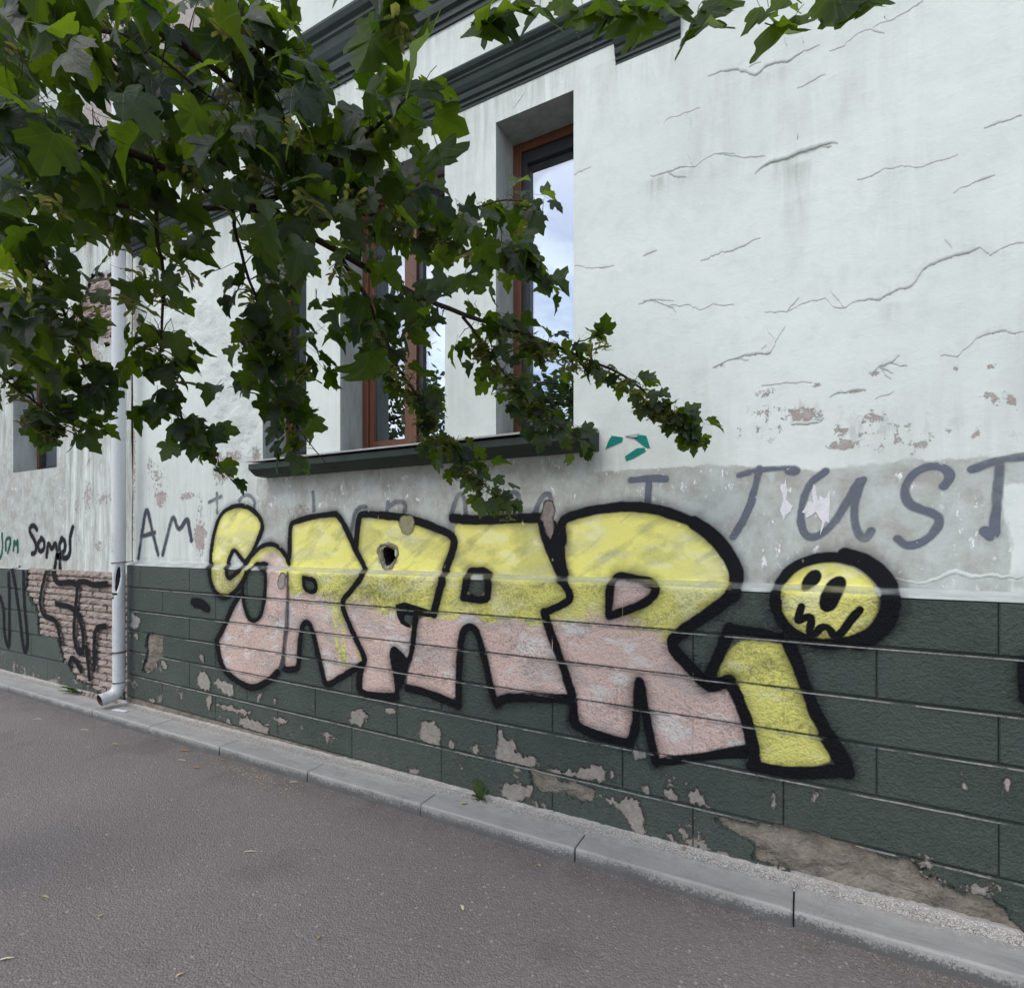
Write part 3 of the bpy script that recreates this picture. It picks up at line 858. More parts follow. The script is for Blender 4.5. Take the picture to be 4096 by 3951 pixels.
# sill: painted moulding with a pale flashing on top
sxl, sxr = at(978, 1853, 2.40)[0], at(2388, 1698, 2.53)[0]
zt = 1.965
def extrude_x(profile, x0, x1, name, mat, parent, miter0=0, miter1=0, smooth=False):
    """profile: list of (y,z), closed; ends capped; mitred ends lean with depth"""
    yb = max(p[0] for p in profile)
    V = [(x0 + miter0 * (yb - y), y, z) for y, z in profile] + [(x1 - miter1 * (yb - y), y, z) for y, z in profile]
    n = len(profile)
    F = [(i, (i + 1) % n, n + (i + 1) % n, n + i) for i in range(n)]
    F += [tuple(reversed(range(n))), tuple(range(n, 2 * n))]
    return sub(link(name, mesh(name, V, F, smooth), mat), parent)
extrude_x([(YU + .01, zt - .005), (2.415, zt - .018), (2.415, zt - .055), (2.425, zt - .060), (2.440, zt - .074), (2.465, zt - .092), (2.50, zt - .097), (YU + .01, zt - .097)], sxl + .02, sxr, 'sill', M_MOULD, pale)
extrude_x([(YF + .02, zt + .035), (2.40, zt + .004), (2.40, zt - .006), (2.412, zt - .004), (YF + .02, zt + .026)], sxl, sxr - .005, 'sill_flashing', M_SILLTOP, pale)

# ------------------------------------------------------------------ cornices
def cyma(z0, z1, out, base=YU):
    h = z1 - z0
    p = [(0, 0), (.16, 0), (.16, .08), (.24, .10), (.24, .20), (.36, .24), (.40, .34), (.40, .40), (.50, .44), (.62, .56), (.70, .70), (.78, .74), (.78, .80), (.92, .86), (1, .95), (1, 1), (0, 1.02)]
    return [(base + .012 - a * (out + .012), z0 + b * h) for a, b in p]
xe = at(2440, 136, 2.50)[0]
extrude_x(cyma(3.845, 4.02, .085), X0B + .0, xe, 'lower_cornice', M_MOULD, pale)
xs0, xs1 = at(2447, 272, 2.50)[0], at(2712, 150, 2.50)[0]
mb = MB()
extrude_x(cyma(3.735, 3.90, .07), xs0, xs1, 'cornice_stop', M_MOULD, pale)
extrude_x([(YU + .012, 3.906), (YU - .05, 3.906), (YU - .05, 4.25), (YU + .012, 4.25)], xs0 + .01, xs1 - .02, 'cornice_stop', MW, pale)
extrude_x(cyma(4.36, 4.68, .13), X0B, X1B, 'upper_cornice', M_MOULD, pale)

# ------------------------------------------------------------------ hole knocked through the plaster
hx, hz = hole_c
ring = []
nr = 30
Vv, Ff = [], []
for i, (rr, dy) in enumerate([(.082, -.003), (.073, -.009), (.062, -.004), (.052, .012), (.046, .032), (.044, .10), (.04, .2)]):
    for k in range(nr):
        a = 2 * math.pi * k / nr
        q = 1 + .16 * math.sin(a * 3 + i * .3) * (1 if i < 4 else .6) + random.uniform(-.07, .07)
        Vv.append((hx + rr * q * math.cos(a), YU + dy + random.uniform(-.003, .003), hz + rr * q * 1.05 * math.sin(a)))
for i in range(6):
    for k in range(nr):
        Ff.append((i * nr + k, i * nr + (k + 1) % nr, (i + 1) * nr + (k + 1) % nr, (i + 1) * nr + k))
Ff.append(tuple(6 * nr + k for k in range(nr)))
me = mesh('wall_hole', Vv, Ff, True)
me.materials.append(M_HOLE); me.materials.append(M_DARK)
for p_ in me.polygons: p_.material_index = 1 if p_.index >= 3 * nr else 0
sub(link('wall_hole', me, None), pale)

# ------------------------------------------------------------------ lifted plaster edges (cracks)
def crack(P, h=.004, up=.05, Y=YU, parent=pale, seed=0):
    pts = wallpts(dense(P, 7), Y)
    n = len(pts); V = []
    env = np.minimum(1, np.minimum(np.arange(n), np.arange(n)[::-1]) / 4)
    pts = pts + np.stack([(fbm(pts[:, 0] * 16, pts[:, 1] * 16, 70 + seed, 5) - .5) * .022 * env + (fbm(pts[:, 0] * 90, pts[:, 1] * 90, 71 + seed, 2) - .5) * .008 * env, (fbm(pts[:, 0] * 11, pts[:, 1] * 11, 170 + seed, 5) - .5) * .03 * env + (fbm(pts[:, 0] * 75, pts[:, 1] * 75, 171 + seed, 2) - .5) * .010 * env], 1)
    r = random.Random(seed)
    for i, (x, z) in enumerate(pts):
        t = i / max(1, n - 1)
        e = min(1, 4 * t, 4 * (1 - t)) * float(sstep(.34, .66, fbm(np.array([x * 6.0]), np.array([z * 9.0 + seed]), 55, 3)))
        dz = r.uniform(-.0012, .0012)
        dxy = (fbm(np.array([x * 1.2]), np.array([z * 1.2]), 5, 3)[0] - .5) * .012 if Y == YU else 0
        yb = Y - dxy * min(1, max(0, (z - 1.62) / .25))
        hh = h * e + .0002
        V += [(x, yb + .0006, z + up * (.5 + .5 * e)), (x, yb - hh * .30, z + up * .30 * (.5 + .5 * e)), (x, yb - hh, z + dz), (x, yb + .002, z + dz - hh * .12)]
    F = []
    for i in range(n - 1):
        for k in range(3): F.append((4 * i + k, 4 * i + k + 1, 4 * i + 5 + k, 4 * i + 4 + k))
    me = mesh('plaster_crack', V, [tuple(reversed(f)) for f in F], True)
    for k, v in (('grey', 0), ('peel', 0), ('grime', .25), ('rough', 0)): add_attr(me, k, np.full(len(V), v))
    return sub(link('plaster_crack', me, MW), parent)
CR = [(Z3, .006, [(0, 925), (90, 905), (180, 880), (230, 880), (290, 830), (340, 808), (440, 800), (490, 825), (600, 822), (625, 850)]),
      (Z3, .016, [(550, 915), (590, 880), (625, 850), (680, 838), (730, 828), (780, 795), (830, 790), (900, 772), (985, 755)]),
      (Z3, .009, [(300, 405), (380, 380), (500, 372), (548, 393), (610, 350), (660, 325), (720, 320), (800, 275), (890, 235)]),
      (Z3, .006, [(940, 270), (1010, 250), (1080, 185), (1150, 150), (1250, 115), (1350, 60), (1430, 10)]),
      (Z3, .004, [(1085, 945), (1150, 925), (1230, 880), (1310, 868), (1400, 882), (1500, 850), (1570, 838), (1615, 810)]),
      (Z3, .007, [(600, 1640), (720, 1630), (780, 1600), (840, 1580), (920, 1563), (955, 1610), (1020, 1617), (1075, 1580), (1200, 1570), (1280, 1530), (1380, 1490), (1440, 1410), (1520, 1360), (1620, 1335), (1720, 1300), (1790, 1335), (1870, 1290), (1960, 1275)]),
      (Z3, .005, [(-60, 1600), (0, 1573), (40, 1575), (85, 1605), (210, 1605), (260, 1640), (330, 1605), (440, 1597)]),
      (Z3, .003, [(770, 463), (830, 440), (920, 390)]), (Z3, .003, [(70, 655), (80, 632), (180, 595), (260, 565)]),
      (Z3, .003, [(265, 1370), (320, 1345), (400, 1322), (470, 1305), (580, 1250)]), (Z3, .004, [(1590, 1015), (1700, 965), (1810, 920)]),
      (Z3, .003, [(1750, 675), (1850, 640), (1950, 605)]),
      (ZJ, .007, [(430, 212), (470, 200), (540, 170), (640, 155), (715, 135), (740, 80), (790, 10)]), (ZJ, .006, [(1205, 245), (1250, 210), (1310, 190), (1350, 150)]),
      (ZJ, .007, [(1005, 355), (1100, 330), (1175, 320)]), (ZJ, .004, [(670, 300), (800, 290), (920, 285)]), (ZJ, .004, [(1550, 155), (1620, 150), (1700, 90), (1750, 55), (1850, 40), (1960, 35)]),
      (ZJ, .004, [(1230, 365), (1280, 350), (1320, 330)]), (ZJ, .005, [(820, 490), (880, 490), (960, 480)]), 
      (ZJ, .004, [(1320, 1250), (1440, 1268), (1560, 1240), (1620, 1225), (1700, 1255), (1800, 1240), (1960, 1240)]),
      (Z2, .004, [(1395, 985), (1450, 960), (1490, 935)]), (Z2, .004, [(1400, 1490), (1470, 1500), (1540, 1500), (1620, 1490)]), (Z2, .004, [(1780, 1690), (1830, 1685), (1900, 1710)]),
      (Z2, .003, [(1040, 630), (1090, 560), (1130, 480), (1140, 410)]), (Z2, .003, [(1780, 1440), (1860, 1405)])]
crr = random.Random(5)
for i, (zm, h, P) in list(enumerate(CR)):
    if h < .0045 or len(P) < 4: continue
    for q in range(3):
        j = crr.randrange(1, len(P) - 1); a_ = crr.uniform(-2.4, .9); l_ = crr.uniform(40, 130); x_, y_ = P[j]
        CR.append((zm, .0045, [(x_, y_), (x_ + l_ * .5 * math.cos(a_) + crr.uniform(-12, 12), y_ + l_ * .5 * math.sin(a_)), (x_ + l_ * math.cos(a_), y_ + l_ * math.sin(a_) + crr.uniform(-15, 15))]))
for i, (zm, h, P) in enumerate(CR): crack(zm(P), (h if h > .0055 else h * .55) * (.42 if h > .012 else .26 if h > .0065 else .16), .035 + h * 2, seed=i)

# ------------------------------------------------------------------ spray paint films on the wall
YEL, PINK, BLK = np.array([.76, .72, .20]), np.array([.72, .53, .46]), np.array([.008, .008, .010])
NFILM = [0]
def film(name, parent, mat, x0, x1, z0, z1, fn, off, px=3.4, dz=.0038):
    NFILM[0] += 1; off = off + NFILM[0] * .00002
    xs_ = xcols(x0, x1, px)
    z0 = max(z0, .07)
    zr = np.arange(z0, z1, dz)
    A, B = np.meshgrid(xs_, zr)
    al, rgb = fn(A, B)
    al = al * (np.hypot(A - hole_c[0], B - hole_c[1]) > .076 + .01 * np.sin(9 * np.arctan2(B - hole_c[1], A - hole_c[0])))
    al = np.where(cutfn(A, B), 0, al)
    gz = np.full(A.shape, 9.0)                      # cover thinned where spray misses each joint, painting in its dark shade line
    for k_ in range(1, 7):
        d_ = B - lerpX(*LINES[k_], A); gz = np.where(np.abs(d_) < np.abs(gz), d_, gz)
    al = al * (1 - .80 * sstep(-.0030, -.0005, gz) * (1 - sstep(.0060, .0085, gz)))
    lm = sstep(.0, .006, B - zlip(A)) * (1 - sstep(-.004, .002, B - zback(A)))   # paint scuffed thin on the ledge
    al = al * (1 - lm * (.38 + .40 * fbm(A * 14, B * 60, 5, 3)))
    mxa = np.maximum(np.maximum(al[:-1, :-1], al[1:, 1:]), np.maximum(al[1:, :-1], al[:-1, 1:]))
    kp = mxa > .025
    if not kp.any(): return None
    Y = prof(A, B) - off
    V, Q, a_, c_ = compact(np.stack([A, Y, B], 2).reshape(-1, 3), grid_faces(kp), al.ravel(), np.broadcast_to(rgb, A.shape + (3,)).reshape(-1, 3))
    me = quick_mesh(name, V, Q)
    add_attr(me, 'cover', a_); add_col(me, 'paint', c_)
    o = link(name, me, mat)
    if parent is not None: sub(o, parent)
    return o
def stroke_alpha(X, Z, P, w, soft=.007, halo=.0, hw=.05):
    d = seg_dist(X, Z, P)
    wob = (fbm(X * 22, Z * 22, 11, 2) - .5) * .008
    a = 1 - sstep(w / 2 - soft * .6, w / 2 + soft, d + wob)
    if halo:
        h = halo * np.exp(-np.clip(d - w / 2, 0, 9) / hw) * (1 - sstep(.06, .12, d)) * (.6 + .8 * fbm(X * 5, Z * 5, 13, 3))
        a = np.maximum(a, h)
    return a
def bounds(Ps, m):
    a = np.vstack(Ps)
    return a[:, 0].min() - m, a[:, 0].max() + m, a[:, 1].min() - m, a[:, 1].max() + m
def outline(name, parent, strokes, polys=(), halo=.27, off=.0026, color=BLK, alpha=.97, mat=MPO, hw=.026, m=.10, vary=True):
    """strokes: (width, photo points); polys: solid black shapes"""
    S = [(w, wmap(dense(chaikin(p, 2), 16))) for w, p in strokes]
    PL = [wmap(dense(chaikin(p, 1, True), 16, True)) for p in polys]
    def fn(X, Z):
        a = np.zeros(X.shape)
        for w, P in S: a = np.maximum(a, stroke_alpha(X, Z, P, w, .006 if w < .032 else .011, halo, hw))
        for P in PL: a = np.maximum(a, sstep(-.006, .006, poly_sd(X, Z, P)))
        if vary: a = a * ((.90 + .14 * fbm(X * 7, Z * 7, 19, 3)) if alpha > .8 else (.30 + 1.25 * fbm(X * 7, Z * 7, 19, 5)))
        # paint missed on flakes of the old wall
        fl = fbm(X * 26, Z * 26, 23, 4)
        a = np.where((Z > 1.26) & (fl > .80), a * .25, a)
        return np.clip(a, 0, 1) * alpha, color
    return film(name, parent, mat, *bounds([P for _, P in S] + PL, m), fn, off)
def fill(name, parent, poly, holes=(), colorf=None, off=.0014, base=.96):
    P = wmap(dense(chaikin(poly, 1, True), 16, True)); H = [wmap(dense(chaikin(h, 1, True), 16, True)) for h in holes]
    def fn(X, Z):
        a = sstep(-.004, .016, poly_sd(X, Z, P))
        for h in H: a = a * sstep(-.004, .010, -poly_sd(X, Z, h))
        n1 = fbm(X * 4.5 + Z * 2, Z * 7.5 - X * 1.5, 41, 4); n2 = fbm(X * 2.2 - Z * 3, Z * 5 + X * 2, 47, 3)
        n3 = fbm((X + Z * .7) * 3.0, (Z - X * .7) * 16, 49, 3)
        thin = sstep(.46, .74, n1) * .42 + sstep(.52, .76, n2) * .30 + sstep(.55, .8, n3) * .3
        pl = (Z < zlip(X)).astype(float)
        dens = base - thin * (.78 - .12 * pl - .25 * colorf(X, Z) * pl) - .05 * pl
        a = a * dens
        t = colorf(X, Z)[..., None]
        rgb = YEL * (1 - t) + PINK * t
        v = (fbm(X * 3, Z * 3, 61, 3) - .5)[..., None]
        rgb = rgb * (1 + .22 * v)
        gt = (sstep(.50, .72, fbm(X * 5 + Z * 4, Z * 9, 71, 4)) * .42 * t[..., 0] + .30 * sstep(.55, .75, fbm(X * 4 - Z * 5, Z * 9, 72, 4)) * (1 - t[..., 0]))[..., None]
        rgb = rgb * (1 - gt) + np.array([.38, .38, .37]) * gt
        wt = (sstep(.54, .74, fbm(X * 7 - Z * 6, Z * 12 + X * 3, 75, 5)) * .68)[..., None]
        rgb = rgb * (1 - wt) + (np.array([.80, .77, .74]) * t + np.array([.80, .78, .42]) * (1 - t)) * wt
        return a, rgb
    return film(name, parent, MPF, *bounds([P], .03), fn, off)
def pink_below(f, soft=.05):
    return lambda X, Z: sstep(-soft, soft, f(X) - Z + (fbm(X * 5, Z * 8, 53, 4) - .5) * .22)
g1 = lambda X: lerpX(*LINES[1], X)
graf = thing('graffiti', (-1.6, YP, 1.1), label='large yellow and pink graffiti lettering with thick black outline, round face at its right end', category='graffiti')
def letter(label):
    t = thing('graffiti_letter', (-1.6, YP, 1.1)); sub(t, graf); t.matrix_parent_inverse = Matrix.Translation(-Vector(graf.location)); t['label'] = label
    return t
def ell(cx, cy, a, b, rot=0, n=28):
    return [(cx + a * math.cos(t) * math.cos(rot) - b * math.sin(t) * math.sin(rot), cy + a * math.cos(t) * math.sin(rot) + b * math.sin(t) * math.cos(rot)) for t in [2 * math.pi * i / n for i in range(n)]]
# S
t = letter('rounded letter S, yellow above and pink below')
cnt = [(330, 560), (338, 640), (362, 705), (395, 718), (425, 685), (440, 600), (447, 520), (440, 460), (415, 432), (385, 445), (350, 480), (333, 530)]
fill('letter_fill', t, GA([(172, 455), (178, 370), (192, 280), (222, 195), (265, 160), (318, 146), (370, 160), (415, 202), (432, 248), (420, 290), (385, 370), (350, 425), (335, 420), (312, 388), (290, 362), (272, 395), (256, 450), (252, 490), (268, 508), (288, 490), (330, 455), (348, 470), (335, 520), (295, 575), (255, 598), (225, 598), (192, 565), (172, 510)]), colorf=lambda X, Z: X * 0)
cpk = wmap(GA([(440, 470)]))[0]
fill('letter_fill', t, GA([(318, 595), (285, 640), (245, 735), (206, 812), (218, 890), (242, 955), (300, 1008), (380, 1045), (450, 1018), (505, 960), (530, 880), (540, 780), (550, 600), (556, 480), (560, 440), (540, 390), (500, 345), (450, 337), (400, 365), (355, 425), (345, 500)]), [GA(cnt)],
     colorf=lambda X, Z: np.maximum(sstep(-.02, .03, 1.17 - Z + (fbm(X * 9, Z * 9, 3, 3) - .5) * .1), sstep(.14, .10, np.hypot((X - cpk[0]) * .8, Z - cpk[1]))))
outline('letter_outline', t, [(0.030, GA([(172, 455), (178, 370), (192, 280), (222, 195), (265, 160), (318, 146), (370, 160), (415, 202), (432, 248), (420, 290), (385, 370), (350, 425), (335, 420), (312, 388), (290, 362), (272, 395), (256, 450), (252, 490), (268, 508), (288, 490), (330, 455), (352, 425), (400, 365), (450, 335), (500, 343), (540, 385), (560, 430)])),
    (0.033, GA([(170, 450), (172, 510), (192, 565), (225, 598), (255, 598), (295, 575), (335, 520), (350, 480)])), (0.027, GA(cnt + cnt[:1])), (0.037, GA([(318, 590), (285, 640), (245, 735), (206, 812)])), (0.041, GA([(206, 812), (218, 890), (242, 955), (300, 1008), (380, 1045), (450, 1018), (505, 965)]))], [GA([(400, 440), (430, 420), (460, 430), (450, 450)])], halo=.27)
# first A
t = letter('first letter A, with a small square counter and a yellow and pink leg')
g1b = lambda X: lerpX(1.075, 1.075, X)
fill('letter_fill', t, GA([(560, 400), (565, 245), (585, 228), (690, 200), (790, 190), (830, 235), (870, 335), (905, 400), (935, 458), (912, 505), (860, 570), (815, 620), (840, 695), (885, 800), (938, 905), (915, 930), (800, 998), (740, 1035), (722, 960), (692, 830), (668, 735), (645, 715), (622, 740), (612, 830), (606, 935), (592, 952), (540, 950), (532, 880), (545, 700), (552, 500)]), [GA([(632, 505), (690, 517), (688, 575), (634, 560)])],
     colorf=lambda X, Z: sstep(-.03, .03, 1.075 - Z + (fbm(X * 9, Z * 9, 53, 3) - .5) * .10) * (1 - .9 * sstep(.5, .6, fbm(X * 11 + Z * 3, Z * 3.5 - X, 57, 3)) * (Z > .62)))
outline('letter_outline', t, [(0.032, GA([(562, 400), (565, 245), (585, 228), (690, 200), (790, 190)])), (0.032, GA([(790, 190), (830, 235), (870, 335), (905, 400), (935, 458), (912, 505), (860, 570), (815, 620), (840, 695), (885, 800), (938, 905), (915, 930), (800, 998), (740, 1035), (722, 960), (692, 830), (668, 735), (645, 715), (622, 740), (612, 830), (606, 935), (592, 952), (540, 950)])),
    (0.024, GA([(630, 500), (692, 515), (690, 578), (632, 562), (630, 500)]))], halo=.27)
outline('drip_shade', t, [(0.022, GA([(552, 480), (556, 600), (552, 760)])), (0.037, GA([(545, 760), (535, 850), (528, 950)]))], halo=.27, alpha=.55, color=np.array([.10, .09, .11]), off=.0020)
# F
t = letter('letter F beside the round hole in the wall, yellow top and pink stem')
fill('letter_fill', t, GA([(890, 345), (900, 205), (920, 190), (1000, 195), (1150, 212), (1290, 262), (1370, 300), (1362, 370), (1330, 450), (1298, 560), (1268, 680), (1195, 680), (1172, 745), (1165, 830), (1150, 920), (1115, 890), (1072, 842), (1062, 880), (1080, 970), (1092, 1050), (1080, 1085), (1000, 1080), (905, 1070), (905, 1000), (915, 940), (938, 905), (885, 800), (840, 695), (815, 620), (860, 570), (912, 505), (940, 458), (905, 395)]), [GA([(1110, 680), (1180, 690), (1170, 735), (1130, 725)])], colorf=pink_below(lambda X: g1(X) + .01))
outline('letter_outline', t, [(0.037, GA([(888, 345), (900, 205), (920, 190), (1000, 195), (1150, 212)])), (0.043, GA([(1000, 195), (1150, 212), (1290, 262), (1372, 300), (1362, 370), (1330, 450), (1298, 560), (1268, 680)])), (0.030, GA([(1180, 690), (1170, 800), (1150, 925), (1115, 890), (1072, 842), (1062, 880), (1080, 970), (1092, 1050), (1080, 1090)])), (0.041, GA([(1085, 1085), (1000, 1085), (905, 1070), (905, 1000), (912, 945)]))],
    [GA([(1078, 608), (1272, 668), (1262, 698), (1195, 684), (1180, 690), (1120, 680), (1125, 720), (1160, 735), (1150, 750), (1095, 718)]), GA([(1070, 850), (1110, 890), (1150, 925), (1135, 960), (1115, 1040), (1085, 1050), (1072, 960)])], halo=.30)
# second A
t = letter('second letter A, yellow with a dark square counter above pink legs')
fill('letter_fill', t, GA([(1370, 212), (1480, 222), (1630, 212), (1790, 208), (1815, 310), (1850, 400), (1885, 470), (1905, 530), (1940, 595), (1915, 628), (1812, 672), (1830, 745), (1885, 890), (1925, 1000), (1950, 1092), (1820, 1085), (1700, 1082), (1590, 1092), (1578, 1120), (1560, 1085), (1532, 960), (1502, 830), (1475, 755), (1440, 738), (1408, 765), (1397, 850), (1390, 980), (1388, 1120), (1250, 1068), (1140, 1040), (1130, 1010), (1150, 925), (1170, 830), (1182, 740), (1200, 690), (1268, 680), (1298, 560), (1330, 450), (1362, 370)]), [GA([(1435, 495), (1530, 490), (1522, 592), (1430, 585)])], colorf=pink_below(lambda X: g1(X) - .004, .02))
outline('letter_outline', t, [(0.047, GA([(1360, 212), (1480, 222), (1630, 212), (1790, 210)])), (0.037, GA([(1790, 208), (1815, 310), (1850, 400), (1885, 470), (1905, 530)])), (0.032, GA([(1905, 530), (1942, 595), (1915, 628), (1812, 672)])), (0.039, GA([(1812, 672), (1830, 745), (1885, 890), (1925, 1000), (1950, 1092), (1955, 1200)])),
    (0.039, GA([(1140, 1042), (1250, 1068), (1388, 1128)])), (0.033, GA([(1390, 1130), (1390, 980), (1397, 850), (1408, 765), (1440, 738), (1475, 755), (1502, 830), (1532, 960), (1560, 1085), (1578, 1125)])), (0.041, GA([(1578, 1120), (1600, 1095), (1700, 1085), (1820, 1090), (1945, 1098)])),
    (0.037, GA([(1415, 600), (1432, 490), (1460, 466), (1540, 470), (1535, 560), (1530, 615), (1415, 600)]))], [GA([(1130, 300), (1135, 300), (1400, 250), (1380, 340)])] if False else [], halo=.30)
# R
t = letter('big letter R with a pink counter, yellow bowl and pink legs')
fill('letter_fill', t, GA([(1900, 230), (1925, 205), (2045, 172), (2165, 156), (2295, 156), (2415, 182), (2545, 232), (2655, 312), (2725, 410), (2752, 500), (2725, 590), (2645, 660), (2545, 722), (2455, 790), (2430, 830), (2475, 890), (2545, 965), (2610, 1025), (2715, 1008), (2775, 1120), (2815, 1250), (2815, 1325), (2700, 1338), (2565, 1368), (2420, 1378), (2355, 1395), (2325, 1270), (2295, 1100), (2277, 1000), (2268, 1020), (2265, 1150), (2250, 1270), (2225, 1315), (2115, 1285), (1990, 1240), (1955, 1200), (1950, 1090), (1925, 1000), (1885, 890), (1830, 745), (1812, 672), (1915, 628), (1940, 595), (1905, 510), (1895, 400)]), [], colorf=lambda X, Z: np.maximum(pink_below(lambda x: g1(x) - .0 + .05 * np.sin(x * 6))(X, Z), sstep(.004, .012, poly_sd(X, Z, wmap(GA([(2125, 670), (2130, 545), (2160, 492), (2220, 490), (2360, 532), (2350, 590), (2270, 645), (2130, 690)]))))))
outline('letter_outline', t, [(0.043, GA([(1897, 330), (1893, 232), (1925, 205), (2045, 172), (2165, 156), (2295, 156), (2415, 182), (2545, 232)])), (0.056, GA([(2545, 232), (2655, 312), (2725, 410), (2762, 500), (2728, 590)])), (0.047, GA([(2728, 590), (2645, 660), (2545, 722), (2455, 790), (2430, 830), (2475, 890), (2545, 965), (2610, 1030), (2640, 1030), (2715, 1005)])), (0.037, GA([(1892, 240), (1890, 330), (1895, 430), (1910, 490)])),
    (0.041, GA([(1955, 1190), (1958, 1215), (1990, 1242), (2115, 1287), (2225, 1315)])), (0.034, GA([(2225, 1315), (2250, 1270), (2265, 1150), (2268, 1020), (2277, 1000), (2295, 1100), (2325, 1270), (2360, 1410)])), (0.033, GA([(2125, 675), (2130, 545), (2160, 497), (2220, 495), (2358, 532), (2350, 590), (2270, 645), (2128, 688)]))],
    [GA([(2340, 1400), (2420, 1378), (2565, 1366), (2700, 1338), (2815, 1318), (2830, 1385), (2700, 1385), (2560, 1400), (2400, 1425)]), GA([(1795, 215), (1890, 230), (1900, 470), (1915, 520), (1880, 460), (1840, 380)])], halo=.30)
# I
t = letter('letter i, a tall yellow stroke leaning right below the round face')
fill('letter_fill', t, GA([(2790, 795), (2960, 815), (3010, 830), (3060, 950), (3118, 1120), (3195, 1275), (3240, 1400), (3120, 1440), (2970, 1442), (2850, 1418), (2822, 1260), (2775, 1110), (2715, 1005), (2640, 990), (2675, 900), (2715, 840)]), colorf=lambda X, Z: X * 0, base=1.0)
outline('letter_outline', t, [(0.041, GA([(2718, 748), (2680, 850), (2612, 1000)])), (0.037, GA([(2718, 752), (2815, 765), (2960, 795)])), (0.041, GA([(3005, 825), (3060, 950), (3118, 1120), (3195, 1275)])), (0.056, GA([(3195, 1275), (3270, 1390), (3290, 1450)])), (0.045, GA([(2830, 1425), (2970, 1455), (3120, 1457), (3285, 1445)])), (0.041, GA([(2715, 1008), (2775, 1120), (2822, 1270), (2845, 1425)]))], halo=.27)
# face
t = letter('round yellow face with two oval eyes and a zigzag mouth, dot of the letter i')
fill('face_fill', t, GA(ell(3200, 624, 258, 203)), colorf=lambda X, Z: X * 0, base=1.05)
outline('face_outline', t, [(0.033, GA(ell(3206, 612, 268, 212)[13:24])), (0.058, GA(ell(3226, 616, 284, 226)[22:28] + ell(3226, 616, 284, 226)[:6])), (0.035, GA(ell(3212, 620, 268, 208)[4:15]))], halo=.30, hw=.03)
outline('face_eye', t, [], [GA([(3065, 560), (3075, 515), (3110, 470), (3150, 462), (3170, 490), (3155, 525), (3120, 555), (3085, 570)])], halo=0)
outline('face_eye', t, [], [GA([(3158, 630), (3165, 580), (3200, 520), (3250, 492), (3285, 505), (3288, 550), (3260, 600), (3235, 655), (3190, 672), (3165, 655)])], halo=0)
outline('face_mouth', t, [(0.024, GA([(3070, 640), (3058, 680), (3048, 722), (3090, 695), (3122, 692), (3115, 730), (3105, 775), (3140, 778), (3165, 742), (3205, 742), (3232, 798), (3278, 760), (3315, 705), (3355, 655)]))], halo=.1)

# older handwriting in thin grey-blue spray
def words(label, items, color, alpha, loc, parent=None, w=.027, off=.0008, surf=None):
    t_ = thing('graffiti', loc, label=label, category='graffiti')
    for nm, strokes in items:
        outline(nm, t_, [(s[0] * w if isinstance(s[0], float) else w, s[1] if isinstance(s[0], float) else s) for s in strokes], halo=.12, off=off, color=color, alpha=alpha, hw=.02, m=.06)
    return t_
SLATE = np.array([.125, .14, .175])
words('grey-blue handwritten words I JUST on the wall above the round face', [
    ('handwritten_letter', [ZJ([(30, 762), (120, 752), (200, 755)]), ZJ([(118, 760), (112, 870)])]),
    ('handwritten_letter', [(.75, ZJ([(560, 738), (650, 712), (780, 700), (850, 705), (840, 730), (800, 720)])), ZJ([(660, 705), (640, 800), (600, 930), (530, 1040)])]),
    ('handwritten_letter', [ZJ([(985, 718), (910, 770), (866, 880), (862, 980), (890, 1040), (950, 1040), (1020, 980), (1100, 860), (1150, 765)]), ZJ([(1168, 760), (1132, 850), (1122, 950), (1150, 1040), (1185, 1055), (1210, 1010)])]),
    ('handwritten_letter', [ZJ([(1565, 792), (1600, 745), (1570, 698), (1490, 690), (1410, 730), (1370, 800), (1385, 875), (1450, 905), (1530, 930), (1550, 970), (1500, 1040), (1430, 1080), (1375, 1082), (1340, 1050)])]),
    ('handwritten_letter', [ZJ([(1705, 710), (1800, 668), (1960, 645), (2050, 635)]), ZJ([(1845, 670), (1828, 850), (1815, 1055), (1765, 1010)])])], SLATE, .66, (0, YU, 1.7))
words('faint grey-blue handwriting along the wall under the long sill', [
    ('handwritten_letter', [Z4([(1170, 1132), (1240, 1100)]), Z4([(1215, 1082), (1218, 1190)])]),
    ('handwritten_letter', [Z4([(1330, 1240), (1320, 1180), (1345, 1105), (1390, 1085), (1428, 1120), (1425, 1160)])]),
    ('handwritten_letter', [Z5([(432, 1188), (436, 1275)])]),
    ('handwritten_letter', [Z5([(615, 1400), (632, 1290), (660, 1258), (690, 1258)])]),
    ('handwritten_letter', [Z5([(800, 1235), (790, 1290)]), Z5([(800, 1260), (845, 1226), (888, 1240), (880, 1280)])]),
    ('handwritten_letter', [Z5([(1105, 1300), (1140, 1200), (1165, 1192), (1178, 1240), (1180, 1300)])]),
    ('handwritten_letter', [Z5([(1365, 1260), (1395, 1195), (1425, 1182), (1446, 1220), (1446, 1300)]), Z5([(1515, 1300), (1545, 1215), (1585, 1188), (1600, 1225)])])], SLATE, .46, (-2.6, YU, 1.6))
words('grey-blue handwritten letters AM on peeling paint beside the pipe', [
    ('handwritten_letter', [Z4([(775, 1445), (798, 1290), (822, 1145), (850, 1280), (886, 1425)]), Z4([(790, 1325), (868, 1302)])]),
    ('handwritten_letter', [Z4([(912, 1425), (945, 1290), (972, 1195), (1000, 1305), (1050, 1212), (1060, 1270), (1072, 1345)])])], np.array([.06, .065, .085]), .75, (-4.5, YU, 1.5), w=.034)
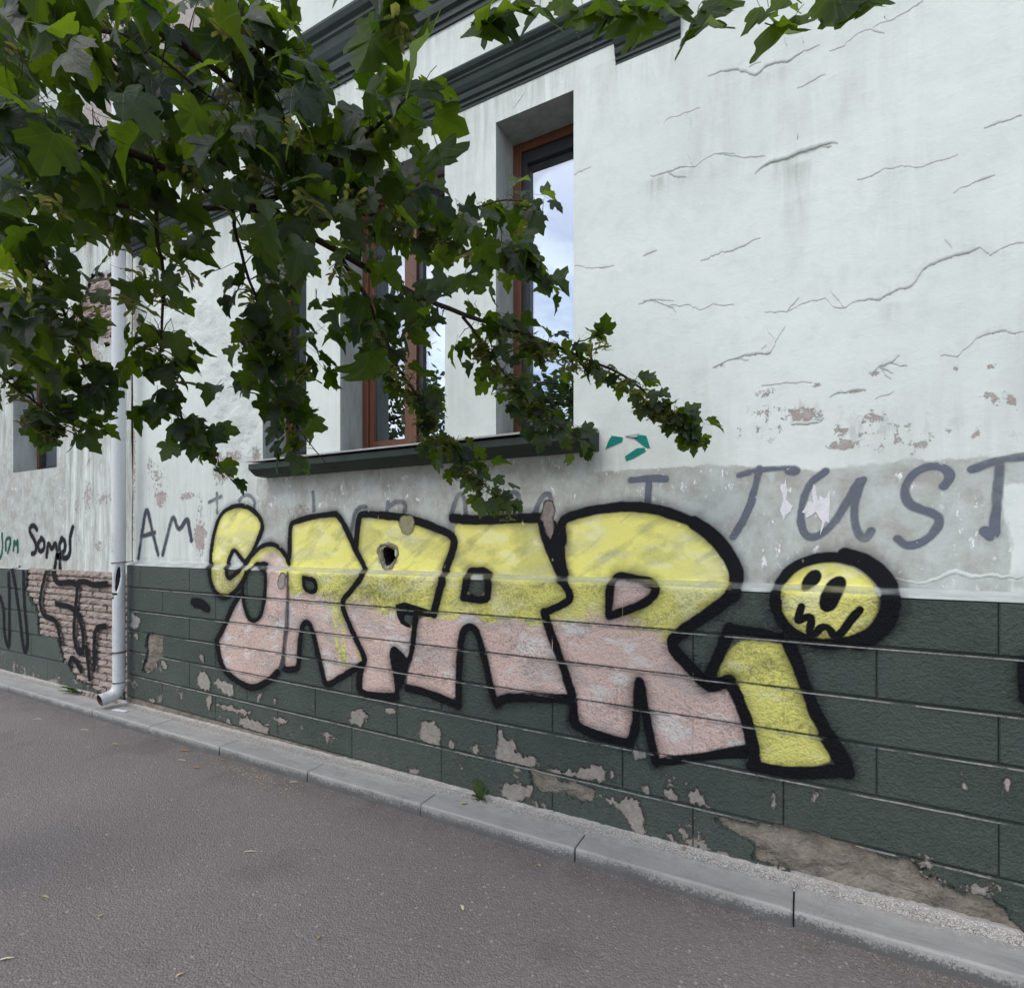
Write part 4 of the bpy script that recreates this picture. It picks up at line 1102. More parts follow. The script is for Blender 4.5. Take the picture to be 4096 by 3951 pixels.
outline('graffiti_mark', None, [(.05, ZP([(705, 485), (740, 480), (790, 505), (815, 535)])), (.035, ZP([(720, 510), (760, 520), (800, 540)]))], halo=.2, alpha=.9)
bpy.data.objects['graffiti_mark']['label'] = 'small black spray smudge on green blocks left of the letter S'
bpy.data.objects['graffiti_mark']['category'] = 'graffiti'
edge = wmap([(4150, 2640), (4090, 2680), (4085, 2800), (4160, 2900)])
outline('graffiti_mark', None, [(.06, [(4120, 2660), (4125, 2790)])], halo=.3, alpha=.95)
o = bpy.data.objects['graffiti_mark.001']; o['label'] = 'black spray stroke cut by the right edge of the photo'; o['category'] = 'graffiti'

# ------------------------------------------------------------------ flaked patches on the plinth and wall, painted lip highlights
def patch(P, off=.0038, col=(.27, .235, .205), mat=MPP, alpha=1.0, rag=.025, name='peeled_patch', parent=pale, seed=0, closed=1, freq=14):
    W = wmap(dense(chaikin(P, closed, True), 16, True))
    def fn(X, Z):
        s_ = poly_sd(X, Z, W) + (fbm(X * freq * 2.6, Z * freq * 1.2, 81 + seed, 6) - .5) * rag * 3.4 + (fbm(X * 90, Z * 60, 83 + seed, 3) - .5) * rag * .8
        a = sstep(-.005, .007, s_) * alpha
        v = (fbm(X * 30, Z * 30, 87, 4) - .5)[..., None]
        return a, np.array(col) * (1 + .5 * v)
    return film(name, parent, mat, *bounds([W], .04), fn, off)
TAN = (.27, .235, .205)
PT = [(ZP, [(225, 560), (300, 590), (325, 610), (290, 690), (230, 680), (240, 610)], (.30, .30, .285)), (ZP, [(215, 720), (240, 715), (235, 770), (215, 760)], TAN), (ZP, [(255, 715), (295, 720), (290, 770), (262, 760)], TAN),
      (ZP, [(320, 900), (440, 900), (435, 985), (320, 1035)], TAN), (ZP, [(470, 930), (515, 950), (500, 1000), (470, 970)], TAN), (ZP, [(740, 1000), (830, 1010), (840, 1160), (740, 1130)], (.31, .285, .25)), (ZP, [(850, 1060), (1000, 1090), (1030, 1180), (960, 1190), (870, 1120)], (.31, .285, .25)),
      (ZP, [(760, 870), (790, 890), (790, 950), (765, 920)], TAN), (ZP, [(605, 980), (635, 985), (630, 1020), (610, 1010)], TAN), (ZP, [(365, 1205), (425, 1215), (425, 1250), (370, 1240)], TAN), (ZP, [(810, 1180), (850, 1190), (840, 1300), (820, 1300)], TAN), (ZP, [(870, 1230), (1000, 1270), (1150, 1310), (1130, 1340), (1000, 1320), (880, 1270)], TAN),
      (ZP, [(960, 1340), (1010, 1400), (1000, 1440), (960, 1420)], TAN), (ZP, [(1060, 1330), (1280, 1420), (1270, 1500), (1180, 1470), (1060, 1420)], TAN), (ZP, [(1310, 1340), (1420, 1360), (1440, 1400), (1330, 1400)], (.31, .27, .235)), (ZP, [(1200, 1170), (1235, 1165), (1230, 1220), (1195, 1250)], TAN), (ZP, [(1310, 1215), (1330, 1220), (1325, 1255)], TAN),
      (ZD, [(290, 180), (385, 200), (360, 290), (280, 270)], TAN), (ZD, [(480, 180), (550, 190), (545, 215), (480, 210)], TAN), (ZD, [(690, 252), (770, 262), (795, 330), (780, 395), (670, 360), (660, 310)], TAN), (ZD, [(835, 370), (875, 370), (870, 415), (835, 405)], TAN), (ZD, [(970, 380), (1015, 370), (1015, 450), (975, 440)], TAN),
      (ZD, [(1035, 400), (1060, 420), (1055, 450), (1035, 455)], TAN), (ZD, [(1125, 290), (1150, 370), (1215, 350), (1225, 440), (1325, 440), (1330, 520), (1190, 500), (1090, 460), (1105, 380)], (.28, .245, .21)), (ZD, [(1370, 510), (1500, 545), (1640, 500), (1715, 510), (1715, 605), (1560, 575), (1400, 545)], TAN), (ZD, [(1740, 510), (1760, 560), (1745, 560)], TAN),
      (ZD, [(1120, 620), (1230, 590), (1330, 640), (1240, 720), (1150, 690)], TAN), (ZD, [(1660, 660), (1750, 690), (1880, 690), (1900, 740), (1940, 830), (1930, 900), (1860, 870), (1840, 800), (1760, 740)], (.30, .265, .225)), (ZD, [(1300, 690), (1340, 700), (1360, 760), (1310, 740)], TAN),
      (ZC, [(205, 275), (235, 285), (230, 315), (205, 300)], TAN), (ZC, [(300, 280), (375, 315), (360, 350), (300, 335)], TAN), (ZC, [(400, 300), (465, 280), (490, 340), (515, 385), (420, 360)], TAN), (ZC, [(1668, 200), (1685, 240), (1692, 285), (1670, 285)], (.33, .29, .25)), (ZC, [(1868, 245), (1890, 270), (1895, 330), (1882, 360), (1870, 320)], (.36, .32, .28)),
      (ZC, [(985, 300), (995, 310), (995, 350), (985, 350)], TAN), (ZC, [(970, 450), (990, 460), (1030, 500), (985, 490)], TAN), (ZC, [(805, 310), (812, 330), (806, 400), (800, 380)], (.22, .21, .2)), (ZC, [(290, 480), (350, 500), (360, 560), (320, 540)], TAN), (ZC, [(150, 100), (225, 125), (215, 160), (150, 155)], (.20, .20, .19))]
for i, (zm, P, c) in enumerate(PT): patch(zm(P), col=c, seed=i, rag=.017)
for k in range(1, 6):  # pale strip below each joint: sky-lit highlight of the lip, painted as colour
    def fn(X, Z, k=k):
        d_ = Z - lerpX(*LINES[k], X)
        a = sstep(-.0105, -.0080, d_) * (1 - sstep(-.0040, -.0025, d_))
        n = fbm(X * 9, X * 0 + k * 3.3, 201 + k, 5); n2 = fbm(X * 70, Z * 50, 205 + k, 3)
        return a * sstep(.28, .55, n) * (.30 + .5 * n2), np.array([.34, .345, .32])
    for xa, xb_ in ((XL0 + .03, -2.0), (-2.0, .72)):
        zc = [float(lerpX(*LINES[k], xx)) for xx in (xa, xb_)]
        o_lh = film('lip_highlight', pale, MPP, xa, xb_, min(zc) - .014, max(zc) + .002, fn, .0042, px=5.0, dz=.0018)
        if o_lh is not None: o_lh['kind'] = 'stuff'
# flake of old paint hanging between the second A and the R, bare spots round it
patch(GA([(1815, 120), (1850, 118), (1865, 150), (1860, 240), (1850, 320), (1820, 290), (1795, 230), (1800, 170)]), col=(.23, .185, .17), seed=91, rag=.008, off=.0040)
patch(GA([(1575, 160), (1605, 170), (1600, 200), (1570, 190)]), col=(.22, .20, .17), seed=92, rag=.006, off=.0040)
patch(GA([(1115, 190), (1170, 200), (1180, 240), (1150, 300), (1120, 285), (1095, 240)]), col=(.28, .27, .12), seed=93, rag=.008, alpha=.8, off=.0040)
patch(GA([(510, 480), (545, 470), (540, 560), (505, 555)]), col=(.34, .29, .27), seed=94, rag=.008, off=.0040)

# ------------------------------------------------------------------ torn paper and sticker scraps
def scrap(P, name, mat, Y, lift=.0012, parent=None, nsub=2, rag=0, **props):
    W = wmap(P) if Y is None else wallpts(P, Y)
    yv = (lambda x, z: float(prof(x, z))) if Y is None else (lambda x, z: Y)
    n = len(W)
    V = [(x, yv(x, z) - lift - .0006, z) for x, z in W] + [(x, yv(x, z) - .0002, z) for x, z in W]
    F = [tuple(range(n))] + [(i, n + i, n + (i + 1) % n, (i + 1) % n) for i in range(n)]
    if np.sum(W[:, 0] * np.roll(W[:, 1], -1) - np.roll(W[:, 0], -1) * W[:, 1]) < 0: F = [tuple(reversed(f)) for f in F]
    o = link(name, mesh(name, V, F), mat)
    if parent is not None: sub(o, parent)
    for k, v in props.items(): o[k] = v
    return o
ZS = zoomed(3000, 1700, .55918)
scrap(ZS([(440, 495), (455, 420), (468, 440), (475, 500), (490, 540), (500, 500), (518, 520), (540, 525), (560, 480), (572, 470), (570, 560), (566, 700), (540, 690), (500, 790), (515, 690), (495, 660), (470, 620), (445, 640), (400, 665), (395, 630), (370, 625), (395, 590), (420, 545), (455, 555)]), 'torn_paper', M_PAPER, YU, lift=.002, label='largest torn white paper remnant, inside the handwritten U', category='paper')
scrap(ZS([(225, 420), (245, 425), (255, 380), (265, 480), (258, 530), (280, 560), (305, 575), (290, 620), (260, 640), (240, 680), (230, 650), (215, 610), (230, 560), (240, 530), (215, 450)]), 'torn_paper', M_PAPER, YU, lift=.002, label='narrow torn white paper scrap between the handwritten J and U', category='paper')
st = thing('sticker', (-.68, YU, 1.9), label='torn teal sticker pieces on the wall right of the window sill', category='sticker')
for P in (Z5([(1865, 975), (1880, 935), (1895, 910), (1950, 918), (1945, 940)]), ZJ([(0, 645), (60, 605), (95, 603), (102, 620), (40, 655), (5, 668)]), ZJ([(42, 555), (80, 540), (105, 545), (124, 605), (100, 600)])): scrap(P, 'sticker_piece', M_TEAL, YU, lift=.0015, parent=st)
scrap(ZJ([(2, 545), (40, 538), (70, 532), (62, 552), (35, 552)]), 'sticker_piece', M_SILLTOP, YU, lift=.006, parent=st)

# ------------------------------------------------------------------ left-hand building
old = thing('building', (-7.5, YU, 0), label='weathered grey building at the far left with bare brick patches and one window', category='building')
XA = -11.5
LW0, LW1, LWZ0, LWZ1 = -7.35, -6.40, 2.14, 3.52
BPATCH = wallpts(ZB([(250, 300), (640, 318), (1035, 335), (1150, 345), (1150, 1520), (980, 1490), (720, 1330), (690, 1290), (650, 1210), (600, 1160), (575, 1090), (540, 960), (450, 940), (370, 920), (355, 800), (355, 700), (290, 600), (240, 490)]), YP)
UPATCH = wallpts(Z4([(400, 110), (430, 40), (470, -20), (500, -120), (660, -160), (720, 240), (560, 230), (500, 225), (440, 215), (415, 180)]), YU)
xs = np.concatenate([np.linspace(XA, -8.2, 20)[:-1], cells(-8.2, JOIN - .012, [LW0, LW1], .02)])
zs = np.concatenate([cells(1.12, 4.6, [LWZ0, LWZ1], .014), cells(4.6, 6.9, [], .06)[1:]])
GX, GZ = np.meshgrid(xs, zs)
mx_, mz_ = (GX[:-1, :-1] + GX[1:, 1:]) / 2, (GZ[:-1, :-1] + GZ[1:, 1:]) / 2
keep = ~((mx_ > LW0) & (mx_ < LW1) & (mz_ > LWZ0) & (mz_ < LWZ1))
jit = (fbm(mx_ * 12, mz_ * 12, 4, 4) - .5) * .14
keep &= ~inside(mx_ + jit, mz_ + jit, UPATCH)
DY = (fbm(GX * 2, GZ * 2, 15, 4) - .5) * .02
e = np.minimum(np.minimum(np.abs(GX - LW0), np.abs(GX - LW1)), np.minimum(np.abs(GZ - LWZ0), np.abs(GZ - LWZ1)))
near = (GX > LW0 - .1) & (GX < LW1 + .1) & (GZ > LWZ0 - .1) & (GZ < LWZ1 + .1)
DY = np.where(near, DY * np.clip(e / .08, 0, 1), DY) * np.clip((GZ - 1.6) / .3, 0, 1)
V = np.stack([GX, YU - DY, GZ], 2).reshape(-1, 3)
grey = np.clip(.43 + .60 * (fbm(GX * 1.5, GZ * 1.0, 31, 4) - .45), 0, .7) + .25 * sstep(2.6, 1.9, GZ) * (GX < -6.2)
peel = np.zeros_like(GX)
for (x, y, rx, rz, s) in [(520, 330, .22, .22, .95), (560, 420, .12, .18, .8), (490, 1100, .14, .22, .72), (580, 1110, .2, .08, .75), (430, 1150, .06, .2, .7), (550, 1380, .12, .1, .7), (440, 1340, .1, .1, .6), (500, 900, .05, .1, .7), (360, 130, .1, .2, .5), (640, 600, .08, 1.2, .45)]:
    c = wallpts(Z4([(x, y)]))[0]; peel = np.maximum(peel, s * blob(GX, GZ, c[0], c[1], rx, rz))
peel = np.maximum(peel, .8 * sstep(-.10, .0, poly_sd(GX, GZ, UPATCH)))
peel = np.maximum(peel, .9 * (sstep(3.9, 4.3, GZ) * sstep(-6.3, -5.8, GX) * .9))
grime = .85 + .5 * fbm(GX * 2, GZ * .7, 35, 3)
Q = grid_faces(keep)
V2, Q2, a1, a2, a3 = compact(V, Q, grey.ravel(), peel.ravel(), grime.ravel())
me = quick_mesh('wall', V2, Q2)
for k, v in zip(('grey', 'peel', 'grime', 'rough'), (a1, a2, a3, a3 * 0 + .1)): add_attr(me, k, v)
sub(link('wall', me, MW), old)
mb = MB(); mb.box(XA, LW0 - .3, YU + .06, YU + .25, 0, 6.85); mb.box(LW1 + .3, JOIN - .01, YU + .06, YU + .25, 0, 6.85); mb.box(LW0 - .3, LW1 + .3, YU + .35, YU + .45, 0, 2.05); mb.box(LW0 - .3, LW1 + .3, YU + .06, YU + .25, 3.8, 6.85); mb.box(XA, JOIN - .01, 7.8, 8.0, 0, 6.85); mb.box(XA, XA + .2, YU + .26, 7.79, 0, 6.85)
sub(mb.build('shell_wall', M_REVEAL), old)
mb = MB().box(XA - .2, JOIN - .01, YU - .4, 8.4, 6.91, 7.05)
sub(mb.build('roof', M_MOULD), old)
window(LW0, LW1, old, mull=False, z0=LWZ0, z1=LWZ1)
extrude_x(cyma(3.66, 3.88, .10), LW0 - .35, LW1 + .10, 'window_hood', M_MOULD, old)
extrude_x(cyma(5.10, 5.45, .12), XA, LW1 + .25, 'cornice', M_MOULD, old)
lx = list(np.linspace(XA, -6.86, 14))
rows = [[(x, YP + .03, LLEFT[0] - .01) for x in lx], [(x, YP - .001, LLEFT[0] - .003) for x in lx], [(x, YU + .012, LLEFT[0] + .008) for x in lx]]
Vv, Ff = strip_mesh(rows)
sub(link('plinth_ledge', mesh('plinth_ledge', Vv, Ff), M_LEDGE), old)
def bcut(X, Z): return inside(X, Z, BPATCH)
for k in range(5):
    jx = [XA] + [j for j in (-5.75 + (.34 if k % 2 else 0) - .68 * np.arange(9))[::-1] if XA + .1 < j < JOIN - .15] + [JOIN - .03]
    for a, b in zip(jx[:-1], jx[1:]):
        ft = lambda x, k=k: LLEFT[k] + 0 * np.asarray(x) - (.003 if k == 0 else 0)
        fb_ = lambda x, k=k: LLEFT[k + 1] + 0 * np.asarray(x) - (.05 if k == 4 else 0)
        if b > BPATCH[:, 0].min():
            ms_ = block_cut(a, b, ft, fb_, YP, bcut, step=.010) or []
        else:
            Vv, Ff = block_simple(a, b, float(ft(a)), float(ft(b)), float(fb_(a)), float(fb_(b)), YP)
            ms_ = [mesh('plinth_block', Vv, Ff)]
        for me in ms_: sub(link('plinth_block', me, MG), old)
bed('plinth_bed', XA, JOIN - .03, -.03, 1.12, lambda X, Z: inside(X, Z, BPATCH), MG, YP + .013, old)
# bricks showing through
def bricks(P, y0, parent, name='brick', h=.060, ln=.235, gap=.008, jitter=.004):
    x0, x1, z0, z1 = P[:, 0].min() - .02, P[:, 0].max() + .02, max(P[:, 1].min(), .0), P[:, 1].max() + .02
    mk = []
    for v in range(5):
        r = random.Random(v); N = 5
        V = []; 
        for zi in range(4):
            for xi in range(N + 1):
                ex = 1 if xi in (0, N) or zi in (0, 3) else 0
                V.append(((xi / N - .5) * (ln - gap) + r.uniform(-.003, .003), (ex * .006) + r.uniform(-.006, .006), (zi / 3 - .5) * (h - gap) + r.uniform(-.003, .003)))
        F = []
        for zi in range(3):
            for xi in range(N):
                a = zi * (N + 1) + xi; F.append((a, a + 1, a + N + 2, a + N + 1))
        b = len(V)
        rim = [i for i in range(N + 1)] + [(N + 1) * k + N for k in range(1, 4)] + [3 * (N + 1) + i for i in range(N - 1, -1, -1)] + [(N + 1) * k for k in (2, 1)]
        for i in rim: V.append((V[i][0], .07, V[i][2]))
        for i in range(len(rim)):
            n = (i + 1) % len(rim); F.append((rim[n], rim[i], b + i, b + n))
        mk.append(mesh('brick', V, F))
    z = z0 + h / 2; row = 0
    while z < z1:
        x = x0 + (ln / 2 if row % 2 else 0)
        while x < x1 + ln:
            pts = np.array([(x + dx, z) for dx in (-.09, 0, .09)])
            if inside(pts[:, 0], pts[:, 1], P).any() and x - ln / 2 < JOIN - .0:
                o = link('brick', random.choice(mk), M_BRICK)
                o.location = (min(x, JOIN - .02), y0 + random.uniform(-jitter, jitter), z)
                o.rotation_euler = (random.uniform(-.03, .03), 0, random.uniform(-.025, .025) + (math.pi if False else 0))
                o.scale = (1, 1, random.uniform(.92, 1.03))
                sub(o, parent)
            x += ln
        z += h; row += 1
    mb_ = MB().box(x0 - .03, min(x1 + .03, JOIN - .012), y0 + .030, y0 + .055, z0 - .05, z1 - .025)
    sub(mb_.build('mortar_bed', M_MORTAR), parent)
bricks(BPATCH, YP + .014, old)
bricks(UPATCH, YU + .012, old)
# tags on the old building
def old_words(name, label, strokes, color, w, Y, alpha=.92, parent=None):
    S = [wallpts(dense(chaikin(p, 2), 8), Y) for p in strokes]
    x0, x1, z0, z1 = bounds(S, .08)
    A, B = np.meshgrid(xcols(x0, x1, 3.0, Y), np.arange(z0, z1, .006))
    a = np.zeros(A.shape)
    for P in S: a = np.maximum(a, stroke_alpha(A, B, P, w, .008, .15, .02))
    kp = (a[:-1, :-1] > .03) | (a[1:, 1:] > .03)
    Yy = np.where(B > LLEFT[0], YU - .0015, Y - .0015 if Y == YP else Y - .0015)
    brick_zone = inside(A, B, BPATCH)
    if Y == YP: Yy = np.where(B > LLEFT[0], YU - .0015, np.where(brick_zone, YP - .004, YP - .0025))
    V, Q, a_ = compact(np.stack([A, Yy, B], 2).reshape(-1, 3), grid_faces(kp), (a * alpha).ravel())
    me = quick_mesh(name, V, Q); add_attr(me, 'cover', a_); add_col(me, 'paint', np.tile(color, (len(a_), 1)))
    return link(name, me, MPO, label=label, category='graffiti')
old_words('graffiti', 'black handwritten tag reading Somo on the grey wall left of the pipe', [Z4([(208, 1285), (190, 1260), (168, 1270), (166, 1300), (190, 1335), (206, 1375), (200, 1415), (180, 1420)]), Z4([(235, 1335), (210, 1365), (222, 1412), (248, 1395), (250, 1350), (230, 1332)]), Z4([(262, 1435), (270, 1350), (292, 1405), (312, 1345), (325, 1440)]), Z4([(350, 1335), (330, 1370), (340, 1425), (366, 1400), (366, 1350), (345, 1335)]), Z4([(408, 1272), (390, 1340), (396, 1410), (375, 1450), (345, 1440)])], BLK, .045, YU)
old_words('graffiti', 'dark green handwritten tag at the far left edge of the wall', [Z4([(12, 1310), (16, 1400), (2, 1445)]), Z4([(34, 1400), (32, 1335), (66, 1330), (44, 1415)]), Z4([(76, 1400), (80, 1340), (92, 1375), (100, 1335), (100, 1410)])], np.array([.005, .075, .05]), .03, YU, .85)
old_words('graffiti', 'large black scrawl over the bare bricks and green blocks left of the pipe', [ZB([(85, 340), (90, 600), (95, 1050), (62, 1000), (36, 850), (40, 670), (0, 560)]), ZB([(115, 290), (150, 480), (190, 750), (220, 1050), (250, 1085), (265, 950), (232, 650), (222, 330)]), ZB([(465, 170), (450, 290), (415, 420), (388, 540), (380, 640), (420, 750), (540, 770), (575, 1000)]), ZB([(492, 170), (500, 340), (540, 440), (640, 418), (740, 430), (725, 600), (712, 720), (700, 960), (740, 1090), (790, 1085), (795, 930), (762, 780), (700, 660), (540, 625)]), ZB([(740, 425), (800, 408), (880, 450), (1010, 435)]), ZB([(895, 1240), (892, 1100), (900, 900), (925, 845), (1000, 835)]), ZB([(770, 1260), (720, 1160), (680, 1130), (660, 1190)]), ZB([(820, 1040), (840, 1200), (850, 1330)])], BLK, .05, YP, .85)

# ------------------------------------------------------------------ downpipe
PX, PY_ = -4.99, 2.42
pipe = thing('downpipe', (PX, PY_, 0.09), label='grey plastic downpipe with a broken hole and curved outlet at its foot', category='drainpipe')
PR = .045
def pipe_tube(pts, r, name, seg=28, inner=True):
    mb = MB().tube(pts, r, seg, caps=False)
    o = mb.build(name, M_PVC, None, True)
    return sub(o, pipe)
# lower length with a ragged hole: grid tube with a gap
hp = at(462, 2318, PY_ - .06)
def tube_grid(z0, z1, rr, name, hole=None, step=.012):
    zg = np.arange(z0, z1 + step / 2, step); ag = np.linspace(0, 2 * math.pi, 49)
    A, B = np.meshgrid(ag, zg)
    kp = np.ones((A.shape[0] - 1, A.shape[1] - 1), bool)
    rad = np.full(A.shape, rr)
    if hole:
        ha, hz_, wa, wz = hole; wa *= 1.25
        q = np.hypot((A - ha) / wa, (B - hz_ - .10 * (A - ha)) / wz)
        kp = q[:-1, :-1] > 1
        rad = rr - .012 * np.exp(-((q - 1) / .35) ** 2)
    V = np.stack([PX + rad * np.cos(A), PY_ + rad * np.sin(A), B], 2).reshape(-1, 3)
    V, Q = compact(V, grid_faces(kp))
    return sub(link(name, quick_mesh(name, V, Q), M_PVC), pipe)
tube_grid(.26, 1.26, PR, 'lower_pipe', (math.radians(318), hp[2], .42, .075))
tube_grid(1.24, 5.2, PR + .0045, 'upper_pipe')
mbd = MB().tube([(PX, PY_, .3), (PX, PY_, 1.6)], PR - .01, 20); sub(mbd.build('pipe_bore', M_DARK, None, True), pipe)
# socket collar and elbow
prf = [(.0, PR + .002), (.0, PR + .010), (.02, PR + .012), (.026, PR + .007), (.05, PR + .007), (.054, PR + .012), (.070, PR + .011), (.072, PR + .002)]
mb = MB().tube([(PX, PY_, .215 + d) for d, r in prf], [r for d, r in prf], 28, caps=False)
sub(mb.build('socket_collar', M_PVC, None, True), pipe)
ed = Vector((-.06, -1, 0)).normalized()
el = [Vector((PX, PY_, .25))]
for i in range(9):
    a = math.radians(80) * i / 8
    el.append(Vector((PX, PY_, .235)) + ed * (.070 * (1 - math.cos(a))) + Vector((0, 0, -.085 * math.sin(a))))
el.append(el[-1] + (ed * math.sin(math.radians(80)) + Vector((0, 0, -math.cos(math.radians(80))))) * .08)
mb = MB().tube(el, PR + .004, 28, caps=False); sub(mb.build('outlet_elbow', M_PVC, None, True), pipe)
mb = MB().tube(el[::-1][:-2], [PR - .003] * (len(el) - 2), 24, caps=False)
mb.f = [tuple(reversed(f)) for f in mb.f]
sub(mb.build('outlet_bore', M_DARK if False else M_STEEL, None, True), pipe)
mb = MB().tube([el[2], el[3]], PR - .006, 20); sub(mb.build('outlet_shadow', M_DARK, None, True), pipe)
def wire(z, tilt, name='wire_tie'):
    pts = []
    for i in range(25):
        a = 2 * math.pi * i / 24
        pts.append((PX + (PR + .007) * math.cos(a), PY_ + (PR + .007) * math.sin(a), z + tilt * math.cos(a)))
    pts += [(PX + .04, PY_ + .09, z + .01)]
    sub(MB().tube(pts, .0035, 6).build(name, M_STEEL, None, True), pipe)
wire(1.243, .005); wire(.50, .012)
mb = MB().tube([(PX, PY_, .5), (PX, PY_, .512)], PR + .002, 28, caps=False)
sub(mb.build('rust_band', M_STEEL, None, True), pipe)
# notices on the pipe: curved sheets
def wrap(a0, a1, z0, z1, name, mat, rr, parent):
    ag = np.linspace(math.radians(a0), math.radians(a1), 10)
    rows = [[(PX + rr * math.cos(a), PY_ + rr * math.sin(a), z) for a in ag] for z in (z0, z1)]
    Vv, Ff = strip_mesh(rows)
    o = link(name, mesh(name, Vv, Ff, True), mat)
    return sub(o, parent) if parent is not None else o
z_a, z_b = at(460, 2215, 2.35)[2], at(460, 2128, 2.35)[2]
o = wrap(225, 305, z_a, z_b, 'notice', M_LABEL, PR + .0056, None); o['label'] = 'faded paper notice stuck round the grey downpipe'; o['category'] = 'notice'
n_o = o
for i in range(5):
    z_ = z_a + (z_b - z_a) * (.12 + .17 * i)
    wrap(232 + 3 * (i % 2), 285 - 9 * (i % 3), z_, z_ + .006, 'notice_line', mat_simple('faded_print%d' % i, (.25, .26, .29), (.33, .34, .37)) if i == 0 else bpy.data.materials['faded_print0'], PR + .0062, n_o)
zt_ = at(455, 2382, 2.35)[2]
s_o = wrap(228, 320, zt_, zt_ + .018, 'tape_strip', M_BLK, PR + .0012, None); s_o['label'] = 'black and olive tape strip round the lower downpipe'; s_o['category'] = 'tape'
wrap(228, 285, zt_ - .016, zt_ - .004, 'olive_band', M_YEL, PR + .0014, s_o); wrap(228, 285, zt_ - .032, zt_ - .018, 'black_band', M_BLK, PR + .0014, s_o)

# ------------------------------------------------------------------ ground
V = [(-150, -150, 0), (150, -150, 0), (150, YK0 + .01, 0), (-150, YK0 + .01, 0), (-150, 150, -.01), (150, 150, -.01), (-150, YK0 + .012, -.01), (150, YK0 + .012, -.01)]
asph = link('road', mesh('road', V[:4], [(0, 1, 2, 3)]), M_ASPH, kind='structure')
link('ground', mesh('ground', [(-150, YK0 + .012, -.03), (150, YK0 + .012, -.03), (150, 150, -.03), (-150, 150, -.03)], [(0, 1, 2, 3)]), M_SAND, kind='structure')
kerb = thing('kerb', (-2, YK0, 0), kind='structure')
kx = [rays(p, HY)[0] * YK0 for p in (-1200, -700, -330, 35, 368, 597, 877, 1228, 1682, 2298, 3174)]
kx = [float(k) for k in kx] + [.83, 1.69, 2.55, 3.4]
kx = [-12.5, -11.6, -10.7, -9.8, -8.9, -8.0] + [k for k in kx if k > -7.6]
for a, b in zip(kx[:-1], kx[1:]):
    dz_, dy_ = random.uniform(-.002, .002), random.uniform(-.002, .002)
    c = .008
    prof_k = [(YK1, -.05), (YK1, ZK - .001), (YK0 + c, ZK), (YK0 + c * .3, ZK - c * .3), (YK0, ZK - c), (YK0 - .002, -.05)]
    x0, x1 = a + .003, b - .003
    V = []
    for x, ins in ((x0, 0.004), (x0 + .006, 0), (x1 - .006, 0), (x1, 0.004)):
        V += [(x, y + dy_ + (ins if y < YK0 + .05 else 0), z + dz_ - (ins if z > .03 else 0)) for y, z in prof_k]
    n = len(prof_k); F = []
    for s_ in range(3):
        for i in range(n): F.append((s_ * n + i, s_ * n + (i + 1) % n, (s_ + 1) * n + (i + 1) % n, (s_ + 1) * n + i))
    F += [tuple(reversed(range(n))), tuple(range(3 * n, 4 * n))]
    o = link('kerb_stone', mesh('kerb_stone', V, [tuple(reversed(f)) for f in F]), M_KERB); sub(o, kerb)
# gravel strip between kerb and wall
xg = np.concatenate([np.linspace(-12.5, -8, 30)[:-1], xcols(-7.6, .75, 12), np.linspace(.8, 3.4, 60)]); yg = np.linspace(YK1 - .03, YP + .02, 16)
A, B = np.meshgrid(xg, yg)
ZZ = .058 + (fbm(A * 60, B * 60, 3, 3) - .5) * .010 + sstep(YP - .03, YP, B) * .012
V = np.stack([A, B, ZZ], 2).reshape(-1, 3)
link('gravel_bed', quick_mesh('gravel_bed', V, grid_faces(np.ones((15, len(xg) - 1), bool))), M_SAND, kind='structure')
# pebbles (nobody could count them)
ico = []
for i in range(8):
    ico.append(((1 if i & 1 else -1) * .8, (1 if i & 2 else -1) * .8, (1 if i & 4 else -1) * .8))
base = np.array([(1, 0, 0), (-1, 0, 0), (0, 1, 0), (0, -1, 0), (0, 0, 1), (0, 0, -1)] + [tuple(c * .72 for c in v) for v in ico])
fc = []
for sx in (0, 1):
    for sy in (2, 3):
        for sz in (4, 5):
            c_ = 6 + (0 if sx else 1) + (2 if sy == 2 else 0) + (4 if sz == 4 else 0)
            for a, b in ((sx, sy), (sy, sz), (sz, sx)):
                p0, p1, p2 = base[a], base[b], base[c_]
                nrm = np.cross(p1 - p0, p2 - p0)
                fc.append((a, b, c_) if np.dot(nrm, p0 + p1 + p2) > 0 else (b, a, c_))
fc = np.array(fc)
def pebbles(n, xf, yf_, zf, smin, smax, name, mat):
    x = xf(n); y = yf_(n); s_ = rng.uniform(smin, smax, n)
    rot = rng.uniform(0, 6.28, n)
    sc = rng.uniform(.6, 1.2, (n, 3)) * s_[:, None]; sc[:, 2] *= .7
    P = base[None] * (1 + rng.uniform(-.15, .15, (n, 14, 1))) * sc[:, None, :]
    c, s2 = np.cos(rot)[:, None], np.sin(rot)[:, None]
    P = np.stack([P[..., 0] * c - P[..., 1] * s2 + x[:, None], P[..., 0] * s2 + P[..., 1] * c + y[:, None], P[..., 2] + (zf(x, y) + s_ * .2)[:, None]], 2)
    F = (fc[None] + (np.arange(n) * 14)[:, None, None]).reshape(-1, 3)
    return link(name, quick_mesh(name, P.reshape(-1, 3), F, False), mat, kind='stuff')
def xdist(n):
    p = rng.uniform(-60, 4200, n); return rays(p, p * 0 + HY)[0] * 2.45
pebbles(15000, xdist, lambda n: YK1 - .035 + (YP - YK1 + .03) * rng.beta(1.6, 1.2, n), lambda x, y: .060 + sstep(YP - .03, YP, y) * .010, .0018, .0042, 'gravel', M_GRAV)
def xdist2(n):
    p = rng.uniform(-60, 4200, n); return rays(p, p * 0 + HY)[0] * 2.2
